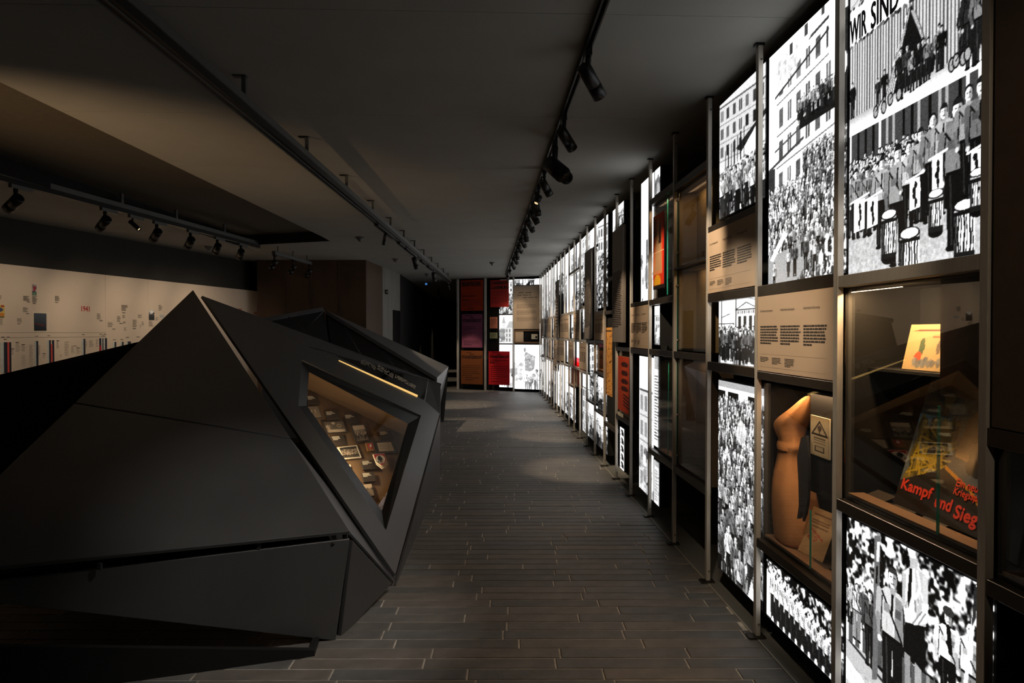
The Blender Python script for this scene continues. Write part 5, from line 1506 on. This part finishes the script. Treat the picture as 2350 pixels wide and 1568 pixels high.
oz1, oz0 = cz1 - .06, cz0 + .05
c = Cv(oy1 - oy0, oz1 - oz0, 30, 90, .3); c.a[:] = (.74, .25, .12); w_, h_ = c.w, c.h
for j, v in enumerate((.85, .70, .55, .42)): c.ell(w_ * .6, h_ * v, w_ * .3, h_ * .05, (.25, .08, .06)); c.ell(w_ * .6, h_ * (v - .07), w_ * .22, h_ * .03, (.75, .3, .15))
for j in range(4): c.line(w_ * .5, h_ * (.32 - .06 * j), w_ * .95, h_ * (.28 - .06 * j), .02, (.25, .08, .06))
t = thing('red_poster', 'rust-red poster with dark strokes behind glass', 'poster', V(1.40, (oy0 + oy1) / 2, oz0))
box('sheet', (1.4005, 1.405), (oy0, oy1), (oz0, oz1), M_BLACK, t); print_mesh('print', wall_surf(oy0, oy1, oz0, oz1, 1.40), c.a, M_PRINT, t, .001)
for k_ in range(2):
    tag(box('white_caption_card', (XP - .003, XP), (y0 + .30 + .14 * k_, y0 + .42 + .14 * k_), (cz0 + .0, cz0 + .035), M_WHITEI), 'white caption card at the foot of the red poster, ' + ('nearer', 'farther')[k_], 'label')
rail(6, cz0 - .003, .045)
lightbox('backlit sheet of bold black letters under the red poster', yb(1433), y1, .13, zb(1413, 972), paint_letters)

# ------------------------------------------------ bay eight: ochre newspaper
y0, y1 = near_bay(7)
lightbox('narrow backlit strip at ceiling height before the tall grey panel', yb(1412), yb(1406), 2.55, 2.93, paint_white)
rail(7, zz(1390, 640), .04); rail(7, zz(1390, 714), .04)
ny1, ny0 = onX(1389, 800, 1.41).y, onX(1405, 800, 1.41).y
nz1, nz0 = onX(1397, 752, 1.41).z, onX(1397, 908, 1.41).z
c = Cv(ny1 - ny0, nz1 - nz0, 24, 90, .5); c.a[:] = (.80, .56, .27); w_, h_ = c.w, c.h
c.rect(w_ * .1, h_ * .93, w_ * .9, h_ * .96, (.2, .14, .1))
for j in range(120): a = random.random() * .9; c.rect(w_ * a, h_ * random.random() * .9, w_ * (a + .12), h_ * (random.random() * .9), (.2, .12, .08), .0)
for j in range(170): a, b = random.random() * .9, random.random() * .9; c.rect(w_ * a, h_ * b, w_ * (a + .10), h_ * (b + .006), (.22, .14, .08))
t = thing('newspaper_sheet', 'ochre newspaper page mounted in a dark case, eighth bay', 'newspaper', V(1.41, (ny0 + ny1) / 2, nz0))
box('sheet', (1.4105, 1.416), (ny0, ny1), (nz0, nz1), M_TRAY, t); print_mesh('print', wall_surf(ny0, ny1, nz0, nz1, 1.41), c.a, M_PRINT, t, .001)
box('mount', (1.4165, 1.43), (y0 + .01, y1 - .01), (nz0 - .30, nz1 + .12), M_CASEB, t)
rail(7, nz0 - .31, .045)

# ------------------------------------------------ bays nine and ten
y0, y1 = near_bay(8)
lightbox('tall backlit street photograph above the beige panel, ninth bay', y0, y1, zb(1383, 706), 2.95, paint_crowd)
rail(8, zz(1383, 712), .05, M_STEEL)
text_panel('beige text panel above the little book case, ninth bay', y0 + .004, y1 - .004, zz(1383, 781), zz(1383, 722), simple=True)
rail(8, zz(1383, 782), .04)
cz1, cz0 = zz(1383, 791), zz(1383, 857)
glass_case('small glazed case with old books, ninth bay', y0 + .004, y1 - .004, cz0, cz1, lamp=.8)
for i in range(4):
    yy = y0 + .10 + i * .14; hh = random.uniform(.2, .3)
    t = thing('old_book', 'worn old book standing in the small case, %s from the near end' % ('first', 'second', 'third', 'fourth')[i], 'book', V(1.5, yy, cz0 + .012))
    col = [(150, 110, 60), (188, 160, 96), (170, 140, 80), (96, 100, 70)][i]
    box('cover', (1.47, 1.60), (yy - .04, yy + .04), (cz0 + .0125, cz0 + .013 + hh), mk('book_cloth_%d' % i, col, .7), t, .004)
    box('pages', (1.4695, 1.595), (yy - .033, yy + .033), (cz0 + .018, cz0 + .016 + hh), M_WHITEI, t)
rail(8, cz0 - .002, .035)
zs = zb(1383, 950)
lightbox('backlit photograph of marching legs under the book case', y0, y1, zs + .03, zb(1383, 868), paint_troop)
rail(8, zs + .03, .03)
lightbox('lowest backlit photograph of the ninth bay, pale above dark ground', y0, y1, .13, zs - .01, paint_troop)

y0, y1 = near_bay(9)
rail(9, zz(1363, 570), .03)
lightbox('plain white backlit panel at ceiling height, tenth bay', y0, y1, zb(1363, 566), 2.95, paint_white)
gy0, gy1 = onX(1357, 680, 1.36).y, onX(1342, 680, 1.36).y
text_panel('tall dark text panel standing proud, farther along than the grey one', gy0, gy1, onX(1350, 778, 1.36).z, onX(1350, 575, 1.36).z, M_GREYB, X=1.355, th=.02, cols=1, lines=30, small=False, lh=.0165, top=.62)
lightbox('sliver of a backlit photograph beside the tall dark text panel', y0, gy0, zb(1363, 776), zb(1363, 573), paint_crowd)
rail(9, zz(1363, 782), .04)
zs = zb(1362, 925)
lightbox('backlit photograph of a crowd in white, middle of the tenth bay', y0, y1, zs + .03, zb(1363, 792), paint_crowd)
rail(9, zs + .03, .03)
lightbox('pale backlit photograph at the foot of the tenth bay', y0, y1, .13, zs - .01, paint_troop)

# ------------------------------------------------ the far bays, level by level
LEV = {10: ['L2.0-2.95', 'L1.47-1.90', 'B1.04-1.42', 'L.13-.98'], 11: ['L2.56-2.95', 'L1.90-2.50', 'B1.47-1.86', 'W1.05-1.42', 'C.72-1.0', 'K'],
       12: ['L2.56-2.95', 'L1.90-2.50', 'L1.47-1.86', 'B1.05-1.42', 'C.72-1.0', 'L.13-.68'], 13: ['L1.90-2.95', 'B1.47-1.86', 'L1.05-1.42', 'L.13-.98'],
       14: ['L1.90-2.95', 'B1.47-1.86', 'B1.05-1.42', 'L.13-.98'], 15: ['L2.3-2.95', 'G1.47-2.55', 'B1.02-1.42', 'L.13-.95'], 16: ['L1.90-2.95', 'B1.47-1.86', 'B.90-1.42', 'L.13-.80'],
       17: ['L1.90-2.95', 'L1.47-1.86', 'L1.02-1.42', 'C.5-.95'], 18: ['L1.90-2.95', 'B1.47-1.86', 'B1.02-1.42', 'L.13-.95'], 19: ['L1.90-2.95', 'B1.47-1.86', 'L1.02-1.42', 'L.13-.95'],
       20: ['L1.5-2.95', 'B1.02-1.42', 'L.13-.95'], 21: ['L1.90-2.95', 'B1.47-1.86', 'L.9-1.42', 'L.13-.85'], 22: ['L1.90-2.95', 'L1.02-1.8', 'L.13-.95'], 23: ['L1.5-2.95', 'B1.02-1.42', 'L.13-.95']}
hw = {0: 'top', 1: 'second from the top', 2: 'third from the top', 3: 'fourth from the top', 4: 'fifth from the top', 5: 'lowest'}
for k in range(10, K_LAST):
    y0, y1 = near_bay(k); bn = bay_name(k)
    for i, s in enumerate(LEV[min(k, 23)]):
        ty, r = s[0], s[1:]
        if ty == 'K': continue
        z0, z1 = [float(q) for q in r.split('-')]
        lb = 'in the %s bay counted from the viewer, %s' % (bn, hw[i])
        if ty == 'L': lightbox('backlit photograph ' + lb, y0 + (.10 if k % 3 == 0 else 0), y1, z0, z1, PAINTS[(k * 3 + i * 2) % 5])
        elif ty == 'W': lightbox('white and red backlit panel in the %s bay from the viewer' % bn, y0, y1, z0, z1, lambda c, P: (c.rect(0, 0, c.w, c.h, .95), c.rect(0, 0, c.w, c.h * .35, (.8, .35, .38)), c.rect(0, 0, c.w, c.h * .15, (.85, .1, .12))))
        elif ty == 'B': text_panel('beige text panel ' + lb, y0 + .004, y1 - .004, z0, z1, simple=True)
        elif ty == 'G': text_panel('tall grey text panel ' + lb, y0 + .1, y1 - .004, z0, z1, M_GREYB, X=1.355, th=.02, simple=True, cols=1, lines=9)
        elif ty == 'C':
            glass_case('small dark glazed case ' + lb, y0 + .004, y1 - .004, z0, z1, lamp=.4)
            q = thing('red_booklet', 'red booklet standing in the small case of the %s bay' % bn, 'booklet', V(1.5, y0 + .3, z0 + .013))
            box('cover', (1.50, 1.515), (y0 + .22, y0 + .38), (z0 + .0125, z1 - .05), M_RED, q); box('title_band', (1.498, 1.50), (y0 + .24, y0 + .36), (z1 - .12, z1 - .09), M_WHITEI, q)
        if ty not in 'G' and i: rail(k, z1 + .042, .038, M_STEEL)

# ================================================================== THE SHORT WALL WITH POSTERS AT THE FAR END
def PF(px, py, d=0.): return onP(px, py, E0 + EN * d, EN)
def fsurf(px0, py0, px1, py1, d):
    a = PF(px0, (py0 + py1) / 2, d); b = PF(px1, (py0 + py1) / 2, d); m = (px0 + px1) / 2
    z0, z1 = PF(m, py1, d).z, PF(m, py0, d).z
    return Surf(V(a.x, a.y, z0), ED, (0, 0, 1), (b - a).dot(ED), z1 - z0)
def fbox(name, S, th, mat, parent, grow=0., e=0.):
    return plate(name, [S.p(-grow, -grow, e), S.p(S.w + grow, -grow, e), S.p(S.w + grow, S.h + grow, e), S.p(-grow, S.h + grow, e)], th, mat, parent)
ff = thing('poster_stand', 'steel stand of posts and rails across the far end wall', 'stand', V(E0.x, E0.y, 0))
for px, w_ in ((1050, .05), (1113, .05), (1177.5, .03), (1247, .03)):
    p = PF(px, 800, .12); q = [p - ED * w_ / 2, p + ED * w_ / 2, p + ED * w_ / 2 - EN * .05, p - ED * w_ / 2 - EN * .05]
    obj('post', [(a.x, a.y, z) for z in (.0, CEIL - .01) for a in q], BOXF, M_STEEL, ff)
for x0, x1, yy in ((1147, 1177, 722), (1147, 1177, 789.5), (1180, 1244, 789.5), (1180, 1244, 756.5), (1147, 1177, 641)):
    S = fsurf(x0, yy - 1.2, x1, yy + 1.2, .11); fbox('rail', S, .03, M_RAIL, ff)
def poster(label, x0, y0, x1, y1, rgb, lines, d=.10, head_rgb=(30, 22, 18), name='wall_poster'):
    S = fsurf(x0, y0, x1, y1, d)
    t = thing(name, label, 'poster', S.p(S.w / 2, 0))
    fbox('sheet', S, .01, mk('poster_paper_%d_%d_%d' % rgb, rgb, .55, 0, .08, 3), t)
    ink = mk('poster_ink_%d_%d_%d' % head_rgb, head_rgb, .6)
    q = []
    for it in lines:
        if it[0] == 'T': lettering('heading', it[1], S, S.w * it[2], S.h * it[3], S.w * it[4], S.h * it[5], ink, t, .002, .006)
        else: q += words(S, S.w * it[1], S.w * it[2], S.h * it[3], it[4], S.h * it[5], S.h * it[6], .5, wl=(.02, .08), gap=.012, e=.0015)
    if q: quads('print', q, ink, t)
    return t
poster('orange-red wall poster, topmost of the outer column at the far end', 1057.5, 643, 1108.5, 713.5, (158, 46, 10), [('T', 'BEKANNTMACHUNG', .07, .80, .90, .95), ('W', .06, .70, .50, 2, .13, .035), ('W', .1, .95, .36, 5, .05, .012), ('W', .3, .9, .09, 1, .05, .03)], head_rgb=(60, 18, 6))
poster('purple wall poster with a court heading, middle of the outer column', 1059.5, 721, 1107, 798, (132, 68, 94), [('W', .2, .8, .96, 1, .05, .025), ('T', 'DAS', .42, .88, .58, .91), ('T', 'STANDGERICHT', .06, .76, .94, .85), ('W', .08, .7, .62, 3, .05, .014), ('W', .08, .5, .45, 5, .035, .012), ('W', .1, .9, .2, 3, .05, .02)], head_rgb=(48, 26, 34))
poster('brown wall poster with a court heading, lowest of the outer column', 1058, 805, 1108, 882, (128, 70, 32), [('W', .25, .75, .95, 1, .05, .02), ('T', 'DAS', .42, .88, .58, .90), ('T', 'STANDGERICHT', .04, .76, .98, .85), ('W', .06, .9, .56, 6, .06, .014), ('W', .2, .9, .2, 2, .06, .02)], head_rgb=(52, 28, 14))
poster('crimson wall poster headed with martial law lettering, beside the lit castle', 1125.5, 643, 1167.5, 705, (180, 46, 40), [('T', 'STANDRECHT', .05, .84, .98, .95), ('T', 'LUXEMBURG', .05, .67, .98, .78), ('W', .05, .98, .60, 9, .055, .014)])
poster('bright red wall poster with a court heading, lowest beside the lit strip', 1121.5, 806.5, 1169.5, 883.5, (225, 28, 36), [('W', .2, .8, .97, 1, .05, .02), ('T', 'DAS', .42, .89, .58, .915), ('T', 'STANDGERICHT', .05, .80, .97, .87), ('W', .05, .5, .67, 1, .05, .03), ('W', .05, .98, .75, 3, .03, .012), ('W', .1, .95, .55, 7, .06, .014), ('W', .1, .9, .1, 1, .05, .02)], head_rgb=(60, 10, 12))
poster('small terracotta sheet in the dark middle of the far wall', 1124, 727.5, 1141, 754, (190, 112, 84), [('W', .1, .9, .8, 5, .12, .03)], name='small_sheet')
poster('small pale green card under the terracotta sheet', 1124, 763.5, 1141, 777, (150, 150, 108), [('W', .1, .9, .8, 4, .18, .05)], name='small_card')
def flight(label, x0, y0, x1, y1, fn):
    S = fsurf(x0, y0, x1, y1, .03)
    t = thing('backlit_photograph', label, 'photograph', S.p(S.w / 2, 0))
    fbox('housing', S, .08, M_BLACK, t, .01, -.004)
    c = Cv(S.w, S.h, max(int((x1 - x0) / .8), 12), max(int((y1 - y0) / .8), 12)); fn(c, None); c.grain(.02)
    print_mesh('lit_film', S, np.clip(c.a, 0, 1), M_FILM, t, .002)
def f_castle(c, P):
    c.rect(0, 0, c.w, c.h, .93); c.rect(c.w * .1, 0, c.w, c.h * .55, .72); c.poly([(c.w * .2, c.h * .72), (c.w * .48, c.h * .72), (c.w * .34, c.h * .98)], .6)
    c.rect(c.w * .22, c.h * .40, c.w * .46, c.h * .72, .75); c.poly([(c.w * .5, c.h * .55), (c.w, c.h * .55), (c.w, c.h * .78), (c.w * .75, c.h * .78)], .62)
    for i in range(3):
        for j in range(3): c.rect(c.w * (.3 + .22 * i), c.h * (.08 + .16 * j), c.w * (.38 + .22 * i), c.h * (.18 + .16 * j), .35)
    c.mottle(0, 0, c.w * .35, c.h * .45, 40, .06, .35, .7, .8); c.rect(0, 0, c.w, c.h * .05, .9)
def f_ruin(c, P):
    c.rect(0, 0, c.w, c.h, .95); c.poly([(c.w * .38, c.h * .42), (c.w * .38, c.h * .82), (c.w * .45, c.h * .84), (c.w * .52, c.h * .80), (c.w * .76, c.h * .74), (c.w * .74, c.h * .5), (c.w * .66, c.h * .42), (c.w * .55, c.h * .40)], .55)
    c.mottle(c.w * .4, c.h * .42, c.w * .7, c.h * .78, 40, .03, .35, .75, .8); c.ell(c.w * .38, c.h * .88, c.w * .04, c.h * .05, .5); c.line(c.w * .4, c.h * .85, c.w * .4, c.h, .01, .6)
    c.mottle(0, c.h * .2, c.w * .28, c.h * .6, 40, .05, .55, .85, .8)
    person(c, c.w * .82, -.05, c.h * .5, .6, .75, .35, .35, 1.3); person(c, c.w * .45, 0, c.h * .34, .8, .9, .5, None, 1.2); person(c, c.w * .58, 0, c.h * .30, .8, .7, .4, None, 1.2); person(c, c.w * .96, -.05, c.h * .5, .8, .95, .8, .3, 1.2)
def f_people(c, P):
    c.rect(0, 0, c.w, c.h, .95); c.rect(c.w * .68, 0, c.w * .9, c.h, .8); crowd(c, 0, c.w * .7, -.05, -.15, .45, .5, 2, .8, .5, .9); c.line(0, c.h * .9, c.w, c.h * .8, .02, .7)
    for a in (.25, .45): c.ell(c.w * a, c.h * .6, .05, .07, .5); c.ell(c.w * a, c.h * .6, .035, .05, .95)
flight('narrow backlit strip behind the crimson poster', 1146, 643, 1176.5, 721, paint_crowd)
flight('backlit photograph of a turreted castle on the far wall', 1146, 723.5, 1176.5, 788.5, f_castle)
flight('narrow backlit strip behind the bright red poster', 1146, 791, 1176.5, 889, paint_pale)
flight('backlit photograph of people under arches, top of the far wall corner', 1180.5, 640, 1243.5, 654, f_people)
flight('backlit photograph of a ruined tower and children at the far end', 1181.5, 791.5, 1243, 893.5, f_ruin)
S = fsurf(1179.5, 655.5, 1242.5, 756.5, .10)
t = thing('text_panel', 'large beige text panel on the far end wall, above the small niche', 'text panel', S.p(S.w / 2, 0))
fbox('board', S, .015, M_BEIGE, t)
q = []
for (a, b, v) in ((.16, .68, .85), (.12, .62, .795), (.34, .86, .74)): q += words(S, S.w * a, S.w * b, S.h * v, 1, .05, S.h * .022, 1, wl=(.1, .2), gap=.03, e=.002)
for v in (.57, .43, .28): q += words(S, S.w * .1, S.w * .86, S.h * v, 5, S.h * .020, S.h * .007, .6, wl=(.04, .1), gap=.012, e=.002)
quads('print', q, M_INKG, t)
S = fsurf(1180.5, 758.5, 1243, 788, .10)
t = thing('wall_niche', 'shallow bronze-edged niche under the large beige panel', 'niche', S.p(S.w / 2, 0))
fbox('back', S, .01, M_CASEB, t, 0, -.06)
for a0, b0, a1, b1 in ((0, 0, S.w, .035), (0, S.h - .02, S.w, S.h), (0, 0, .02, S.h), (S.w - .02, 0, S.w, S.h)):
    plate('edge', [S.p(a0, b0), S.p(a1, b0), S.p(a1, b1), S.p(a0, b1)], .06, M_TRAY, t)
S1 = fsurf(1181, 759.5, 1201, 786.5, .07); tag(fbox('booklet_page', S1, .01, M_BEIGE, None), 'brown printed page at one side of the niche', 'page')
S1 = fsurf(1219.5, 767, 1233.5, 778.5, .07); t = thing('postcard', 'small cream postcard with a dark stamp in the niche', 'card', S1.p(S1.w / 2, 0)); fbox('card', S1, .006, M_WHITEI, t)
plate('stamp', [S1.p(S1.w * .66, S1.h * .15, .002), S1.p(S1.w * .93, S1.h * .15, .002), S1.p(S1.w * .93, S1.h * .6, .002), S1.p(S1.w * .66, S1.h * .6, .002)], .001, M_BLACK, t)

# ================================================================== THE CREAM TIMELINE
TS = Surf(V(TA.x, TA.y, .35), TD, (0, 0, 1), (T1 - TA).dot(TD), TZ - .35)
TS.n = TN
tm = thing('timeline_board', 'long cream timeline board with red year numerals along the side wall', 'timeline', V((TA.x + T1.x) / 2, (TA.y + T1.y) / 2, .35))
cuts = [0, TS.uv(242, 700)[0] - 2.6, TS.uv(242, 700)[0], TS.uv(340, 700)[0], TS.w]
for a, b in zip(cuts, cuts[1:]):
    plate('board', [TS.p(a + .002, 0), TS.p(b - .002, 0), TS.p(b - .002, TS.h), TS.p(a + .002, TS.h)], .05, M_TIMEL, tm, toward=V(0, 5, 1.5), bevel=.002)
def cr(u, v): return u / 3.672, 560 + v / 3.672
def tq(u0, v0, u1, v1, e=.002):
    a = TS.uv(*cr(u0, v1)); b = TS.uv(*cr(u1, v0)); return TS.rect(a[0], a[1], b[0], b[1], e)
def trect(name, u0, v0, u1, v1, mat, e=.002, th=.004, parent=None):
    return plate(name, tq(u0, v0, u1, v1, e), th, mat, parent or tm, toward=V(0, 5, 1.5))
# years
for s, u0, v0, u1, v1 in (('1941', 685, 527, 752, 568), ('1944', 2140, 573, 2164, 596), ('1943', 2010, 545, 2036, 568)):
    a = TS.uv(*cr(u0, v1)); b = TS.uv(*cr(u1, v0)); lettering('year', s, TS, a[0], a[1], b[0], b[1], M_RED, tm, .003, .0022)
# text blocks: dates at the end, many thin lines
blk = [(0, 435, 14, 5), (195, 440, 58, 6), (270, 440, 45, 8), (462, 440, 48, 6), (192, 535, 48, 6), (142, 628, 50, 5), (0, 628, 25, 8), (815, 588, 38, 7), (908, 662, 48, 6), (985, 610, 32, 7), (1022, 517, 58, 7), (1030, 600, 30, 4), (1035, 655, 28, 3), (1043, 705, 26, 4),
       (1117, 640, 42, 9), (1162, 598, 34, 4), (1178, 678, 10, 5), (1192, 655, 22, 5), (1252, 650, 42, 7), (1310, 620, 25, 4), (1335, 515, 35, 7), (130, 826, 45, 12), (180, 845, 40, 9), (180, 940, 40, 14), (245, 852, 40, 26), (320, 855, 20, 12), (360, 920, 26, 6), (475, 812, 24, 10), (543, 824, 40, 17),
       (598, 858, 34, 9), (642, 872, 36, 8), (750, 815, 38, 8), (808, 805, 20, 9), (505, 933, 20, 3), (95, 880, 20, 8), (722, 822, 12, 7)]
q = []
for u, v, wd, n in blk:
    for j in range(n):
        e = u + wd * random.uniform(.55, 1.); q.append(tq(u, v + j * 7.2, e, v + j * 7.2 + 3.0))
for v_, w_ in ((748, -20), (791, -25)):
    a = TS.uv(*cr(-20, v_)); b = TS.uv(*cr(890, v_ + w_)); c2 = TS.uv(*cr(1240, v_ + w_ * 1.4))
    q.append(TS.rect(a[0] - 4, a[1] - .002, b[0], a[1] + .002, .002))
quads('print', q, M_INKG, tm)
q = []
for u, v in ((225, 487), (275, 500), (463, 490), (218, 586), (145, 671), (838, 645), (1118, 711), (10, 783), (55, 783), (295, 776), (398, 772), (688, 763), (835, 759), (870, 759), (30, 802), (130, 828), (180, 847), (475, 814), (855, 773), (950, 806), (1012, 803), (1060, 786), (1150, 782), (620, 858), (642, 873), (360, 922), (95, 882), (1005, 668), (945, 716), (1030, 578)):
    q.append(tq(u, v, u + 26, v + 4.5))
quads('date_print', q, M_INK, tm)
# pictures, poster and screen niche
def pic(u0, v0, u1, v1, fn):
    c = Cv(1., 1.6, 12, 22, .5); fn(c)
    a = TS.uv(*cr(u0, v1)); b = TS.uv(*cr(u1, v0))
    S = Surf(TS.p(a[0], a[1], .003), TD, (0, 0, 1), b[0] - a[0], b[1] - a[1]); S.n = TN
    print_mesh('picture', S, c.a, M_PRINT, tm, .001)
def p_col(c): c.a[:] = (.45, .3, .35); c.mottle(0, .6, 1, 1.6, 14, .2, .6, .9); c.rect(0, 0, 1, .5, (.2, .3, .35)); c.ell(.5, 1.0, .3, .4, (.6, .2, .25)); c.rect(.2, .1, .8, .4, (.4, .6, .45))
def p_yel(c): c.a[:] = (.85, .75, .35); c.ell(.5, 1., .3, .25, (.3, .35, .5)); c.rect(.1, .3, .9, .6, (.85, .5, .2)); c.rect(.6, 1.3, .9, 1.5, (.7, .2, .15)); c.rect(.1, .05, .9, .2, (.3, .25, .2))
def p_bw(c): c.a[:] = .8; c.rect(0, 0, 1, .8, .2); c.mottle(0, .6, 1, 1.2, 14, .14, .15, .4); c.ell(.5, 1.3, .3, .25, .95)
pic(270, 344, 305, 432, p_col); pic(-40, 515, 36, 622, p_yel); pic(1253, 560, 1299, 642, p_bw); pic(1345, 598, 1380, 622, lambda c: c.rect(0, 0, 1, 1.6, .72))
trect('screen_frame', 278, 580, 405, 737, M_WHITEI, .004, .01)
trect('screen', 284, 586, 388, 732, mk('black_screen', (10, 8, 8), .2), .006, .004)
trect('screen_side', 388, 586, 402, 732, M_TIMEL, .0055, .004)
q = tq(290, 690, 370, 693, .0075); a_ = [q[0] + V(0, 0, .03), q[1], q[1] + V(0, 0, .012), q[0] + V(0, 0, .042)]
plate('screen_line', a_, .001, mk('dim_red_line', (120, 26, 14), .6), tm, toward=V(0, 5, 1.5))
# vertical picture strips along the lower edge
lt, bk_, rd = mk('strip_pale', (200, 205, 200), .5), mk('strip_black', (26, 28, 40), .5), mk('strip_red', (215, 80, 66), .5)
for u0, u1, v0, m_ in ((5, 30, 830, lt), (30, 60, 828, bk_), (62, 78, 828, rd), (78, 92, 828, bk_), (290, 303, 818, lt), (303, 320, 818, bk_), (398, 413, 811, lt), (413, 427, 811, bk_), (427, 440, 845, rd), (440, 455, 811, bk_),
                       (688, 702, 800, lt), (702, 717, 800, bk_), (838, 851, 855, M_RED), (838, 851, 795, bk_), (856, 862, 795, lt), (862, 870, 794, bk_), (876, 884, 794, lt), (884, 900, 794, bk_), (952, 964, 826, lt), (964, 978, 826, bk_), (1014, 1026, 824, lt), (1026, 1040, 824, bk_), (1062, 1076, 822, lt), (1076, 1088, 822, bk_), (1092, 1101, 822, bk_)):
    trect('picture_strip', u0, v0, u1, 1090 if m_ is not M_RED else 1090, m_, .006 if m_ is M_RED else .004, .003)

# ---- two unseen spotlights, inferred from the bands of light on the passage floor
for i, (x, y) in enumerate(((-1.55, 22.6), (-1.75, 27.6))):
    p = V(x, y, CEIL)
    spot(p, (.02, .06, -1), .18, .045, ('dark downlight over the passage floor, nearer one', 'dark downlight over the passage floor, farther one')[i], 60, 46, .4, drop=.1)
